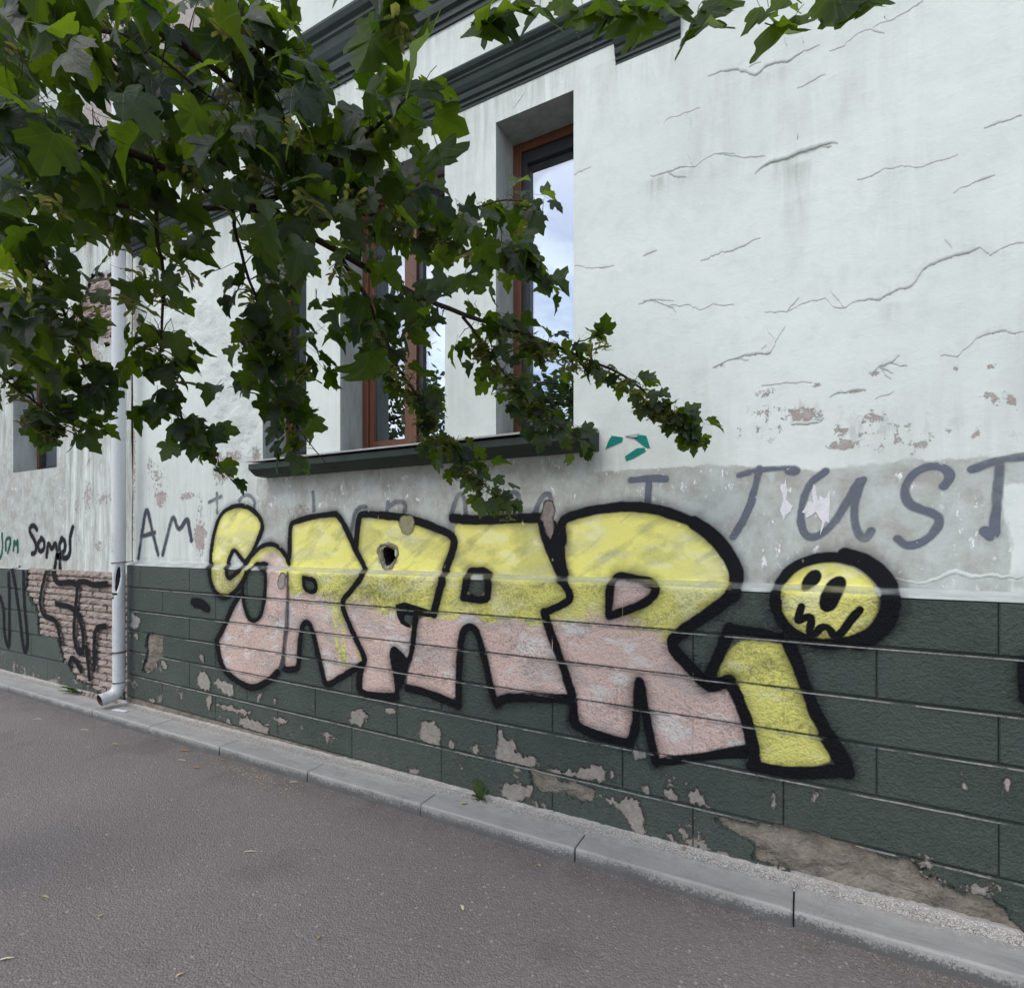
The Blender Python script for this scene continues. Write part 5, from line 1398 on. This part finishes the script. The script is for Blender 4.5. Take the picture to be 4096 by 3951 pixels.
def mat_grit():
    m = M('loose_grit'); rnd = m.n('NewGeometry').outputs['Random Per Island']
    return m.done(m.principled(m.mix(rnd, (.07, .06, .055), (.33, .29, .25)), .9))
pebbles(3500, xdist2, lambda n: YK0 - np.abs(rng.normal(0, .05, n)) - .004, lambda x, y: 0 * x, .0012, .0032, 'grit', mat_grit())

# ------------------------------------------------------------------ leaves
def leaf_outline(v):
    r = random.Random(v + 100)
    H = [(.04, -.02), (.13, -.07), (.25, -.08), (.36, -.03), (.45, .02), (.43, .10), (.37, .17), (.45, .22), (.53, .30), (.61, .44), (.57, .50), (.52, .60), (.43, .565), (.32, .55), (.27, .57), (.28, .66), (.30, .76), (.22, .80), (.15, .86), (.06, .95)]
    H = [(x * (1 + r.uniform(-.06, .06)), y + r.uniform(-.015, .015)) for x, y in H]
    H2 = [(-x * (1 + r.uniform(-.06, .06)), y + r.uniform(-.015, .015)) for x, y in H]
    return H, H2
def leaf_mesh(v):
    r = random.Random(v)
    H, H2 = leaf_outline(v)
    fold, droop, curl, tw = r.uniform(.08, .60), r.uniform(.10, .80), r.uniform(-.3, .7), r.uniform(-.45, .45)
    out = [(0, 0)] + H + [(0, 1.0)] + H2[::-1]
    c = (0, .30)
    mid = [(c[0] + (x - c[0]) * .52, c[1] + (y - c[1]) * .52) for x, y in out]
    P = [c] + mid + out
    V, UV = [], []
    for x, y in P:
        q = abs(x)
        z = fold * q - droop * (y - .1) ** 2 * (1 if y > .1 else .3) - curl * q * q * 1.6 + tw * x * (y - .3) + .025 * math.sin(x * 16 + v) * math.cos(y * 13)
        V.append((x, y, z)); UV.append((x + .5, y + .12))
    n = len(out); F = []
    for i in range(n):
        j = (i + 1) % n
        F.append((0, 1 + j, 1 + i)); F.append((1 + i, 1 + j, 1 + n + j, 1 + n + i))
    # petiole
    b = len(V)
    L_ = r.uniform(.5, .9)
    for t in (0, .5, 1):
        for dx, dz in ((-.009, 0), (.009, 0), (0, .014)):
            V.append((dx, -L_ * t + .02, dz + .12 * t * t)); UV.append((.5, .12))
    for s_ in range(2):
        for k in range(3):
            F.append((b + s_ * 3 + k, b + s_ * 3 + (k + 1) % 3, b + s_ * 3 + 3 + (k + 1) % 3, b + s_ * 3 + 3 + k))
    F = [tuple(reversed(f)) for f in F] if False else F
    me = mesh('leaf', V, F, True)
    # make the upper side the front
    if sum(p.normal.z for p in me.polygons) < 0: me.flip_normals()
    uvl = me.uv_layers.new(name='UVMap')
    for lp in me.loops: uvl.data[lp.index].uv = UV[lp.vertex_index]
    return me
LEAVES = [leaf_mesh(v) for v in range(10)]
def seed_mesh(v):
    """a hanging bunch of paired winged seeds"""
    r = random.Random(v + 500); V, F, UV = [], [], []
    for i in range(7):
        base_ = Vector((r.uniform(-.02, .02), r.uniform(-.02, .02), -r.uniform(.01, .045)))
        for sgn in (-1, 1):
            a = r.uniform(0, 6.28) if sgn < 0 else a + math.pi + r.uniform(-.5, .5)
            d = Vector((math.cos(a), math.sin(a), r.uniform(-.7, .1))).normalized(); up = d.cross(Vector((0, 0, 1))).normalized()
            up = (up + Vector((0, 0, r.uniform(-.9, .9)))).normalized()
            b = len(V)
            for t, w1, w2 in ((0, .003, .003), (.2, .0035, .003), (.45, .002, .007), (.75, .002, .009), (1, .001, .004)):
                p = base_ + d * (t * .036)
                V += [p + up * w1, p - up * w2]; UV += [(.5, .3 + t * .1)] * 2
            for k in range(4): F.append((b + 2 * k, b + 2 * k + 1, b + 2 * k + 3, b + 2 * k + 2))
    b = len(V); 
    me = mesh('seed_cluster', V, F, True)
    uvl = me.uv_layers.new(name='UVMap')
    for lp in me.loops: uvl.data[lp.index].uv = UV[lp.vertex_index]
    return me
SEEDS = [seed_mesh(v) for v in range(5)]

# ------------------------------------------------------------------ the maple that hangs into the picture
tree = thing('maple_tree', (-3.4, .30, 0), label='green maple branches with lobed leaves hanging in front of the wall at upper left', category='tree')
trunk_top = Vector((-3.32, .31, 3.0))
mb = MB().tube([(-3.4, .30, -.05), (-3.4, .30, .25), (-3.40, .3, 1.2), (-3.37, .3, 2.2), trunk_top, (-3.26, .33, 3.9), (-3.2, .36, 5.2)], [.19, .15, .135, .12, .10, .075, .03], 14)
sub(mb.build('trunk', M_BARK, None, True), tree)
BR = [  # (radius start, radius end, joins trunk at z, [(px, py, depth)...])
    (.020, .005, 2.9, [(150, -160, 1.10), (207, 0, 1.15), (307, 121, 1.22), (500, 314, 1.32), (707, 507, 1.42), (793, 579, 1.48), (960, 700, 1.55), (1130, 860, 1.6)]),
    (.014, .004, 2.9, [(420, -120, 1.15), (620, 107, 1.2), (786, 221, 1.25), (930, 336, 1.3), (1143, 478, 1.38), (1290, 590, 1.42)]),
    (.010, .003, 3.0, [(700, -150, 1.15), (857, 0, 1.2), (1000, 129, 1.28), (1143, 250, 1.32)]),
    (.020, .006, 2.6, [(-250, 480, 1.15), (78, 528, 1.25), (464, 600, 1.35), (643, 664, 1.42), (820, 760, 1.5), (1000, 850, 1.6)]),
    (.013, .006, 2.3, [(-300, 760, 1.2), (0, 793, 1.3), (214, 807, 1.38), (750, 832, 1.5), (1000, 836, 1.6), (1180, 905, 1.66), (1640, 850, 1.5)][:6]),
    (.009, .003, None, [(1000, 836, 1.58), (1272, 714, 1.5), (1400, 600, 1.45), (1564, 457, 1.38), (1690, 330, 1.35)]),
    (.010, .003, None, [(1180, 905, 1.62), (1420, 850, 1.7), (1600, 880, 1.75), (1750, 900, 1.78), (1960, 950, 1.82), (2060, 1060, 1.84)]),
    (.011, .002, None, [(1100, 860, 1.58), (1594, 1147, 1.75), (1800, 1237, 1.85), (2043, 1318, 1.95), (2247, 1392, 2.05), (2500, 1506, 2.12), (2614, 1601, 2.16), (2728, 1683, 2.2), (2801, 1756, 2.2)]),
    (.008, .0015, None, [(1357, 1016, 1.66), (1471, 1204, 1.75), (1586, 1457, 1.86), (1635, 1530, 1.9), (1765, 1718, 1.98), (1880, 1882, 2.02), (1990, 1985, 2.05), (2043, 2029, 2.06)]),
    (.006, .002, None, [(1850, 1262, 1.88), (2010, 1482, 1.98), (2125, 1604, 2.05), (2304, 1743, 2.1)]),
    (.006, .0015, None, [(620, 640, 1.4), (629, 929, 1.5), (657, 1143, 1.56), (643, 1414, 1.62), (714, 1643, 1.7), (800, 1770, 1.75), (936, 1929, 1.8)]),
    (.006, .0015, None, [(930, 836, 1.55), (960, 1000, 1.6), (1040, 1250, 1.68), (1100, 1486, 1.75), (1157, 1657, 1.8), (1307, 1857, 1.85)]),
    (.007, .0015, 2.0, [(-350, 1250, 1.5), (0, 1500, 1.6), (107, 1586, 1.66), (236, 1679, 1.72), (393, 1729, 1.78)]),
    (.006, .002, None, [(0, 793, 1.3), (150, 1000, 1.45), (240, 1200, 1.55), (330, 1450, 1.64), (380, 1550, 1.68)]),
    (.007, .002, 3.2, [(1300, -260, 1.0), (1700, -160, 1.0), (2000, -80, 1.02), (2300, -40, 1.06), (2600, -70, 1.1), (2900, -90, 1.14), (3060, -60, 1.15)]),
    (.005, .0015, None, [(1750, 900, 1.78), (1900, 830, 1.8), (2060, 800, 1.82), (2170, 850, 1.83)]),
    (.005, .0015, None, [(1960, 950, 1.82), (2060, 1010, 1.84), (2140, 1110, 1.86), (2190, 1180, 1.87)]),
    (.004, .0015, None, [(2247, 1392, 2.05), (2340, 1360, 2.07), (2410, 1320, 2.08)]),
    (.006, .002, None, [(320, 120, 1.22), (520, 150, 1.3), (760, 330, 1.4), (900, 430, 1.46)]),
]
bpts = []
for r0, r1, tz, P in BR:
    P3 = [atd(x, y, d) for x, y, d in P]
    if tz is not None:
        tb = Vector((-3.34, .31, tz)); mid_ = (tb + P3[0]) / 2 + Vector((0, 0, .12))
        P3 = [tb, mid_] + P3
    Q = []
    for i in range(len(P3) - 1):
        for j in range(4):
            t_ = j / 4
            p0, p1, p2, p3 = P3[max(i - 1, 0)], P3[i], P3[i + 1], P3[min(i + 2, len(P3) - 1)]
            Q.append(.5 * ((2 * p1) + (p2 - p0) * t_ + (2 * p0 - 5 * p1 + 4 * p2 - p3) * t_ ** 2 + (3 * p1 - p0 - 3 * p2 + p3) * t_ ** 3) + Vector((random.uniform(-1, 1), random.uniform(-1, 1), random.uniform(-1, 1))) * .003)
    Q.append(P3[-1])
    rr = [r0 + (r1 - r0) * (i / (len(Q) - 1)) ** .8 for i in range(len(Q))]
    sub(MB().tube(Q, rr, 7).build('branch', M_BARK, None, True), tree)
    bpts += [(q, i / (len(Q) - 1)) for i, q in enumerate(Q)]
ball = np.array([b[0][:] for b in bpts])
# where foliage shows: polygons in the picture with depth ranges and counts, leaves sized as they grow
FOL = []
def region(P, n, d0, d1, s0=.085, s1=.12, seedp=.10): FOL.append((np.array(P, float) * 2.0898, n, d0, d1, s0, s1, seedp))
region([(-40, -40), (420, -40), (470, 60), (520, 140), (640, 250), (560, 300), (300, 320), (-40, 330)], 220, 1.05, 1.75, .060, .094)
region([(-40, -40), (250, -40), (260, 200), (200, 420), (-40, 520)], 58, .95, 1.4, .062, .092)
region([(380, -40), (560, -30), (560, 60), (640, 150), (520, 180), (420, 120)], 36, 1.2, 1.5, .05, .075)
region([(660, -30), (830, -30), (800, 40), (700, 60)], 9, 1.0, 1.2, .05, .075)
region([(-40, 300), (560, 280), (700, 330), (640, 470), (420, 520), (200, 560), (-40, 600)], 185, 1.15, 1.8, .055, .088)
region([(560, 190), (740, 180), (800, 260), (870, 380), (960, 470), (880, 560), (700, 640), (560, 620), (480, 520), (560, 330)], 128, 1.3, 1.85, .05, .078)
region([(-40, 560), (60, 600), (170, 590), (150, 640), (40, 700), (-40, 690)], 40, 1.4, 1.8, .06, .085)
region([(430, 580), (560, 590), (650, 640), (640, 700), (600, 800), (530, 780), (420, 740), (430, 660)], 44, 1.6, 1.85, .055, .08)
region([(620, 560), (860, 540), (880, 600), (800, 650), (720, 700), (640, 680)], 42, 1.6, 1.9, .05, .075)
leaf_list = []
def add_leaf(p, s, tip=None, up=None, seed=False):
    if tip is None:
        a = random.uniform(0, 6.28)
        tip = Vector((math.cos(a) * .8 + .25, math.sin(a) * .8, random.uniform(-1.1, -.05)))
    tip = tip.normalized()
    if up is None: up = Vector((random.gauss(0, .45), random.gauss(-.1, .5), 1)) if random.random() < .7 else Vector((random.gauss(.4, .4), -1, random.uniform(.3, 1.0)))
    up = (up - tip * up.dot(tip)).normalized()
    xax = tip.cross(up)
    m = Matrix(((xax.x, tip.x, up.x, p.x), (xax.y, tip.y, up.y, p.y), (xax.z, tip.z, up.z, p.z), (0, 0, 0, 1))) @ Matrix.Diagonal((s, s, s, 1))
    leaf_list.append((m, random.randrange(5 if seed else 10), seed, s / (p - Vector((0, 0, CAMZ))).length))
def ok_place(p): return p.y < YU - .16
for P, n, d0, d1, s0, s1, sp in FOL:
    x0, x1, y0, y1 = P[:, 0].min(), P[:, 0].max(), P[:, 1].min(), P[:, 1].max()
    c = 0
    while c < n:
        x, y = random.uniform(x0, x1), random.uniform(y0, y1)
        if not inside(np.array([x]), np.array([y]), P)[0]: continue
        p = atd(x, y, random.uniform(d0, d1))
        # gather leaves into clusters round the nearest branch
        k = int(np.argmin(((ball - np.array(p[:])) ** 2).sum(1))); q = Vector(ball[k])
        p = p + (q - p) * random.uniform(0, .35)
        c += 1
        if not ok_place(p): continue
        add_leaf(p, random.uniform(s0, s1))
        if random.random() < sp: add_leaf(p + Vector((0, 0, -.03)), 1.0, Vector((random.gauss(0, .3), 1, 0)), Vector((0, 0, 1)), True)
# along the outer shoots
def along(i, t0, t1, n, s0, s1, spread, seedn=0):
    P = BR[i][3]; P3 = [atd(x, y, d) for x, y, d in P]
    for k in range(n + seedn):
        t_ = (t0 + ((t1 if k < n else t0 + (t1 - t0) * .8) - t0) * random.random()) * (len(P3) - 1)
        j = min(int(t_), len(P3) - 2); p = P3[j].lerp(P3[j + 1], t_ - j); d = (P3[j + 1] - P3[j]).normalized()
        if k >= n:
            q = p + Vector((random.uniform(-.03, .03), random.uniform(-.03, .03), random.uniform(-.03, .015)))
            if ok_place(q): add_leaf(q, random.uniform(.8, 1.15), Vector((random.gauss(0, .4), 1, 0)), Vector((0, 0, 1)), True)
            continue
        off = Vector((random.gauss(0, 1), random.gauss(0, 1), random.gauss(-.25, .8))).normalized()
        q = p + off * random.uniform(.2, 1) * spread
        if ok_place(q): add_leaf(q, random.uniform(s0, s1), off + d * .5 + Vector((0, 0, random.uniform(-.7, .1))))
along(7, .3, 1, 88, .045, .068, .08, 40)
along(7, .72, 1, 30, .04, .06, .05, 8)
along(8, .3, .88, 78, .045, .066, .085, 26)
along(8, .8, 1, 9, .025, .045, .04, 2)
along(9, .1, 1, 62, .045, .07, .10, 30)
along(10, .25, .88, 52, .055, .08, .10, 8)
along(10, .86, 1, 6, .04, .055, .03)
along(11, .25, .93, 50, .055, .08, .11, 8)
along(12, .1, 1, 46, .05, .07, .07, 6)
along(13, .2, 1, 38, .055, .075, .08, 4)
along(6, .2, 1, 62, .05, .078, .11, 8)
along(15, .15, 1, 26, .05, .075, .085, 3)
along(16, .1, 1, 24, .05, .075, .08, 4)
along(17, .3, 1, 7, .045, .06, .04, 2)
along(5, .1, .95, 34, .07, .10, .09, 4)
along(2, .4, 1, 26, .05, .08, .08, 3)
# single leaves one can pick out along the top edge and beyond the crown
for x, y, d, s, tx, tz in [(1960, -20, 1.0, .085, .2, -1), (2010, 20, 1.02, .08, -.3, -1), (2080, -30, 1.0, .06, .2, -1), (2160, 0, 1.02, .07, .1, -1), (2250, -40, 1.04, .05, 0, -1), (2400, -10, 1.05, .085, .1, -1), (2440, -30, 1.05, .075, .35, -1), (2500, -20, 1.06, .09, -.2, -1), (2600, -30, 1.08, .09, .15, -1), (2640, -40, 1.09, .07, .5, -1), (2790, 20, 1.1, .10, .0, -1), (2870, -40, 1.1, .07, .2, -1), (3100, 70, 1.12, .095, .25, -1), (3140, -40, 1.12, .06, .1, -1), (3330, -60, 1.15, .085, .1, -1), (3400, -50, 1.15, .085, -.1, -1), (3450, -60, 1.15, .09, .15, -1), (1950, 40, 1.0, .075, -.2, -1), (2040, -10, 1.0, .08, .15, -1), (2330, 10, 1.04, .06, .1, -1), (2560, 40, 1.06, .075, .1, -1), (2700, 0, 1.09, .085, -.15, -1), (2830, 50, 1.1, .085, .1, -1), (3040, 0, 1.11, .06, .3, -1), (3180, 40, 1.12, .075, -.3, -.9), (3360, -20, 1.15, .075, .2, -1), (1650, 170, 1.02, .12, .5, -.6), (1700, 300, 1.1, .09, -.1, -1), (1500, 60, 1.05, .10, -.4, -1), (1540, -30, 1.0, .09, .1, -1), (1750, 560, 1.25, .11, .4, -1), (1460, 340, 1.2, .09, .6, -.4), (1310, 320, 1.3, .09, -.5, -.3), (1860, 1070, 1.55, .09, .1, -1), (1900, 1080, 1.7, .07, .3, -.9), (2420, 1310, 2.06, .07, .1, .8), (1480, 1380, 1.5, .13, 0, -1), (1250, 1650, 1.6, .09, .1, -1)]:
    p = atd(x, y, d)
    p.z -= .012 * d
    add_leaf(p, s * 1.06, Vector((tx, random.uniform(-.5, .1), tz)), Vector((random.gauss(-.25, .25), 1.0, random.uniform(-.1, .4))))
TW = MB()
for m, v, sd_, ang in list(leaf_list):
    p = Vector((m[0][3], m[1][3], m[2][3])); d = ((ball - np.array(p[:])) ** 2).sum(1); k = int(np.argmin(d))
    if sd_ or d[k] < .0012 or d[k] > .020: continue
    tipv = Vector((m[0][1], m[1][1], m[2][1]))
    st_ = p - tipv * .55; q = Vector(ball[k])
    TW.tube([q, q.lerp(st_, .5) + Vector((0, 0, .01)), st_], [.0016, .0013, .0009], 4, caps=False)
o_tw = TW.build('twigs', M_BARK, None); sub(o_tw, tree); o_tw['kind'] = 'stuff'
leaf_list.sort(key=lambda t_: -t_[3])
nleaf = 0; rest = {}
tinv = Matrix.Translation(-Vector(tree.location))
for m, v, sd_, ang in leaf_list:
    if not sd_ and nleaf < 290:
        o = link('leaf', LEAVES[v], M_LEAF); o.parent = tree; o.matrix_basis = tinv @ m; nleaf += 1
    elif sd_:
        o = link('seed_cluster', SEEDS[v], M_SEED); o.parent = tree; o.matrix_basis = tinv @ m
    else: rest.setdefault(v, []).append(np.array(m))
Vs, Ls, UVs, vo = [], [], [], 0
lt = []
for v, ms in rest.items():
    me = LEAVES[v]; nv = len(me.vertices)
    co = np.empty(nv * 3, np.float32); me.vertices.foreach_get('co', co); co = np.c_[co.reshape(-1, 3), np.ones(nv)]
    lv = np.empty(len(me.loops), np.int32); me.loops.foreach_get('vertex_index', lv)
    tot = np.empty(len(me.polygons), np.int32); me.polygons.foreach_get('loop_total', tot)
    uv = np.empty(len(me.loops) * 2, np.float32); me.uv_layers[0].data.foreach_get('uv', uv)
    for m in ms:
        Vs.append((co @ m.T)[:, :3]); Ls.append(lv + vo); UVs.append(uv); lt.append(tot); vo += nv
Vs = np.vstack(Vs) - np.array(tree.location); Ls = np.concatenate(Ls); lt = np.concatenate(lt); UVs = np.concatenate(UVs)
me = bpy.data.meshes.new('foliage')
me.vertices.add(len(Vs)); me.vertices.foreach_set('co', Vs.astype(np.float32).ravel())
me.loops.add(len(Ls)); me.loops.foreach_set('vertex_index', Ls.astype(np.int32))
me.polygons.add(len(lt)); me.polygons.foreach_set('loop_start', np.r_[0, np.cumsum(lt)[:-1]].astype(np.int32))
me.update(calc_edges=True); me.shade_smooth()
ul = me.uv_layers.new(name='UVMap'); ul.data.foreach_set('uv', UVs)
link('foliage', me, M_LEAF, tree, kind='stuff')

# ------------------------------------------------------------------ weeds
def weed(name, base_, blades, label):
    w = thing(name, base_, label=label, category='weed')
    for ang, lean, ln, wd in blades:
        V, F, UV = [], [], []
        n = 7
        for i in range(n + 1):
            t_ = i / n; el_ = math.radians(lean) * (1 - .3 * t_) if lean < 60 else math.radians(lean) * (1 - .65 * t_ * t_)
            r_ = ln * t_ * math.cos(math.radians(lean) * (1 - .4 * t_)); z = ln * t_ * math.sin(math.radians(lean) * (1 - .4 * t_))
            ww = wd * math.sin(math.pi * min(1, .08 + t_ * .93)) ** .7 * (1 + .22 * math.sin(i * 2.7))
            c, s_ = math.cos(ang), math.sin(ang)
            for k in (-1, 0, 1): V.append((r_ * c - k * ww * s_, r_ * s_ + k * ww * c, z + abs(k) * .12 * wd)); UV.append((.5 + k * .3, t_))
        for i in range(n):
            for k in range(2): a = 3 * i + k; F.append((a, a + 1, a + 4, a + 3))
        me = mesh('leaf', V, F, True); ul_ = me.uv_layers.new(name='UVMap')
        for lp in me.loops: ul_.data[lp.index].uv = UV[lp.vertex_index]
        link('leaf', me, M_WEED, w)
    return w
wx, wy, _ = at(1930, 3215, 2.47)
weed('weed', (wx, 2.455, .062), [(2.6, 62, .115, .017), (2.3, 75, .13, .016), (3.6, 30, .06, .013), (-.3, 55, .07, .014), (4.2, -5, .075, .015), (5.0, -12, .07, .013), (1.2, 60, .06, .012), (5.6, 20, .065, .012), (2.9, 40, .07, .012)], 'small green weed growing from the gravel strip below the pink letters')
wx, wy, wz = at(305, 2765, 2.44)
weed('weed', (wx, 2.44, .066), [(random.uniform(2.2, 6.5), random.uniform(12, 65), random.uniform(.08, .17), random.uniform(.014, .022)) for _ in range(13)], 'low bushy green weed at the foot of the bare bricks beside the pipe')
# broken brick rubble under the patch
rb = []
pebbles(120, lambda n: rng.uniform(-5.75, -5.1, n), lambda n: rng.uniform(2.43, 2.53, n), lambda x, y: .06 + 0 * x, .006, .02, 'rubble', M_BRICK)

# ------------------------------------------------------------------ litter on the road: winged seeds and small dry leaves
def ground_pt(px, py): 
    a, b = rays(px, py); Y = -CAMZ / float(b); return float(a) * Y, Y
def litter(px, py, ln, wd, rot, mat, label, name='fallen_seed', z0=.0, cat='seed', Y=None):
    x, y = ground_pt(px, py) if Y is None else (at(px, py, Y)[0], Y)
    V, F = [], []; n = 6; r = random.Random(int(px))
    for i in range(n + 1):
        t_ = i / n; w_ = wd * (.35 + .65 * math.sin(math.pi * min(1, t_ * .95 + .05)) + (.25 if i == 1 else 0)); xx = (t_ - .5) * ln
        lift = .003 + .004 * math.sin(t_ * 3.1) + r.uniform(0, .002)
        V += [(xx, -w_ / 2 + r.uniform(-.001, .001), lift), (xx, 0, lift + .0015), (xx, w_ / 2, lift - .001)]
    for i in range(n):
        for k in range(2): a = 3 * i + k; F.append((a, a + 3, a + 4, a + 1))
    o = link(name, mesh(name, V, F, True), mat, label=label, category=cat, group='fallen seeds and dry leaves on the ground')
    o.location = (x, y, z0); o.rotation_euler = (0, 0, rot)
    return o
def zg(x, y): return 0 + x * .76733, 2500 + y * .76733
def zd_(x, y): return 1200 + x * .71429, 2700 + y * .71429
LIT = [(*zg(1305, 1183), .055, .010, .55, M_DRYP, 'longest pale yellow seed wing in the middle of the road'), (*zg(240, 1420), .036, .010, .15, M_DRY, 'tan crumpled seed wing on the road at lower left'), (*zg(940, 1825), .026, .010, 1.2, M_DRY, 'orange-yellow leaf sliver at the bottom edge of the road'), (*zg(38, 1742), .040, .010, .75, M_DRYP, 'pale seed wing at the lower left corner of the road'), (*zg(527, 1518), .018, .008, .8, M_DRY, 'tiny ochre flake on the road above the orange sliver'),
       (*zg(1665, 1633), .016, .007, 1.2, M_DRYB, 'tiny orange-brown flake on the road at bottom centre'), (*zg(195, 492), .07, .016, .5, M_DRYP, 'pale seed wing on the road nearest the far left kerb'), (*zg(440, 548), .07, .014, .4, M_DRYP, 'pale seed wing on the road below the pipe outlet'), (*zg(600, 622), .045, .014, .4, M_DRY, 'olive seed wing on the road in front of the far kerb'), (*zg(558, 1096), .020, .007, .1, M_DRYP, 'short cream seed wing on the left half of the road'),
       (*zg(945, 706), .06, .011, .35, M_DRYP, 'slender cream seed wing near the kerb below the letter S'), (*zg(1030, 745), .05, .018, .2, M_DRYB, 'curled brown leaf near the kerb below the letter S'), (*zg(965, 655), .07, .02, .3, M_DRYB, 'brown leaf shred against the kerb left of the curled leaf'), (*zg(1165, 705), .035, .014, .2, M_DRYB, 'small orange leaf piece just in front of the kerb joint'), (*zg(615, 875), .022, .009, .3, M_DRYB, 'reddish leaf crumb alone on the left of the road'),
       (*zd_(520, 955), .055, .011, .5, M_DRYP, 'speckled cream seed wing right of the longest one') if False else None, (*zd_(910, 1305), .032, .013, -.75, M_DRYP, 'plump cream seed wing in the centre foreground of the road'), (*zd_(1340, 1068), .020, .012, -.5, M_DRY, 'small tan leaf scrap on the road before the near kerb'), (*zd_(1033, 1193), .014, .006, .2, M_DRYP, 'tiny white fleck of seed right of centre on the road'), (*zd_(107, 1474), .016, .008, 1.2, M_DRYB, 'tiny rust-coloured flake left of the plump seed wing'), (*zd_(1565, 1050), .030, .010, .1, M_DRY, 'twig and seed scrap at the foot of a near kerb joint'),
       (1175, 3130, .05, .012, .5, M_DRYP, 'pale yellow seed wing against the kerb near a joint')]
for it in LIT:
    if it: litter(*it)
litter(*zd_(918, 718), .030, .022, .4, M_DRY, 'yellow dry leaf on the kerb top beside the small weed', name='fallen_leaf', z0=.064, cat='leaf', Y=2.36)
litter(2735, 3393, .022, .014, .9, M_DRYB, 'small orange leaf on the gravel beneath the letter i', name='fallen_leaf', z0=.068, cat='leaf', Y=2.47)
# crumbs of seed swept against the kerb
pebbles(260, lambda n: rng.normal(-2.95, .25, n), lambda n: 2.16 + rng.normal(0, .045, n), lambda x, y: 0 * x, .0015, .004, 'seed_crumbs', M_DRY)
# flat scrap of white plastic under the outlet
a_, b_, c_, d_ = [at(*q, 2.30) for q in ((452, 2830), (470, 2838), (498, 2820), (486, 2813))]
mb = MB(); px0, py0 = at(470, 2828, 2.34)[0], 2.345
mb.box(-.075, .075, -.016, .016, 0, .004)
o = mb.build('plastic_strip', M_PAPER, None, label='flat white plastic strip on the ground beside the pipe outlet', category='litter'); o.location = (px0 + .03, py0, .066); o.rotation_euler = (0, .0, .15)

# ------------------------------------------------------------------ across the street (seen only in the window glass)
M_FAR = mat_leaf('street_tree_leaf', (.03, .05, .02), (.045, .07, .025), (.04, .06, .02), (.05, .08, .025), ((.06, .11, .02), (.09, .14, .03)))
def street_tree(x, y, h, rad, label, n=2600, seed=0, cone=False):
    r = np.random.default_rng(seed)
    t_ = thing('street_tree', (x, y, 0), label=label, category='tree', group='trees across the street')
    MB().tube([(0, 0, -.05), (.05, 0, h * .3), (0, .1, h * .6), (0, 0, h * .9)], [.22, .17, .10, .03], 9).build('trunk', M_BARK, t_, True)
    lim = MB()
    for i in range(9):
        a = i * 2.4; z = h * (.3 + .06 * i); lim.tube([(0, 0, z), (math.cos(a) * rad * .5, math.sin(a) * rad * .5, z + .5), (math.cos(a) * rad * .85, math.sin(a) * rad * .85, z + .7)], [.06, .04, .015], 6)
    lim.build('limbs', M_BARK, t_, True)
    cl = r.normal(0, 1, (26, 3)); cl /= np.linalg.norm(cl, axis=1)[:, None]; cl *= r.uniform(.35, 1, (26, 1))
    k = r.integers(0, 26, n); P = cl[k] + r.normal(0, .17, (n, 3))
    zz = h * .64 + P[:, 2] * h * .36
    wd = np.clip((h - zz) / (h * .6), .05, 1.2) if cone else np.ones(n)
    C = np.stack([P[:, 0] * rad * wd, P[:, 1] * rad * wd, zz], 1)
    s_ = r.uniform(.10, .2, n)
    A = r.normal(0, 1, (n, 3)); A /= np.linalg.norm(A, axis=1)[:, None]; B = np.cross(A, r.normal(0, 1, (n, 3))); B /= np.linalg.norm(B, axis=1)[:, None]
    V = np.stack([C - A * s_[:, None], C + B * s_[:, None] * .6, C + A * s_[:, None], C - B * s_[:, None] * .6], 1).reshape(-1, 3)
    me_ = quick_mesh('crown', V, np.arange(4 * n).reshape(-1, 4), False); me_.uv_layers.new(name='UVMap')
    link('crown', me_, M_FAR, t_, kind='stuff')
street_tree(-7.6, -11.5, 7.6, 1.7, 'broad street tree mirrored in the narrow right window', seed=1)
street_tree(-10.2, -12.5, 9.4, 1.1, 'slim tall conifer mirrored beside the broad tree', seed=2, cone=True)
street_tree(-14.6, -11.0, 10.2, 2.9, 'street tree mirrored in the middle window', seed=3)
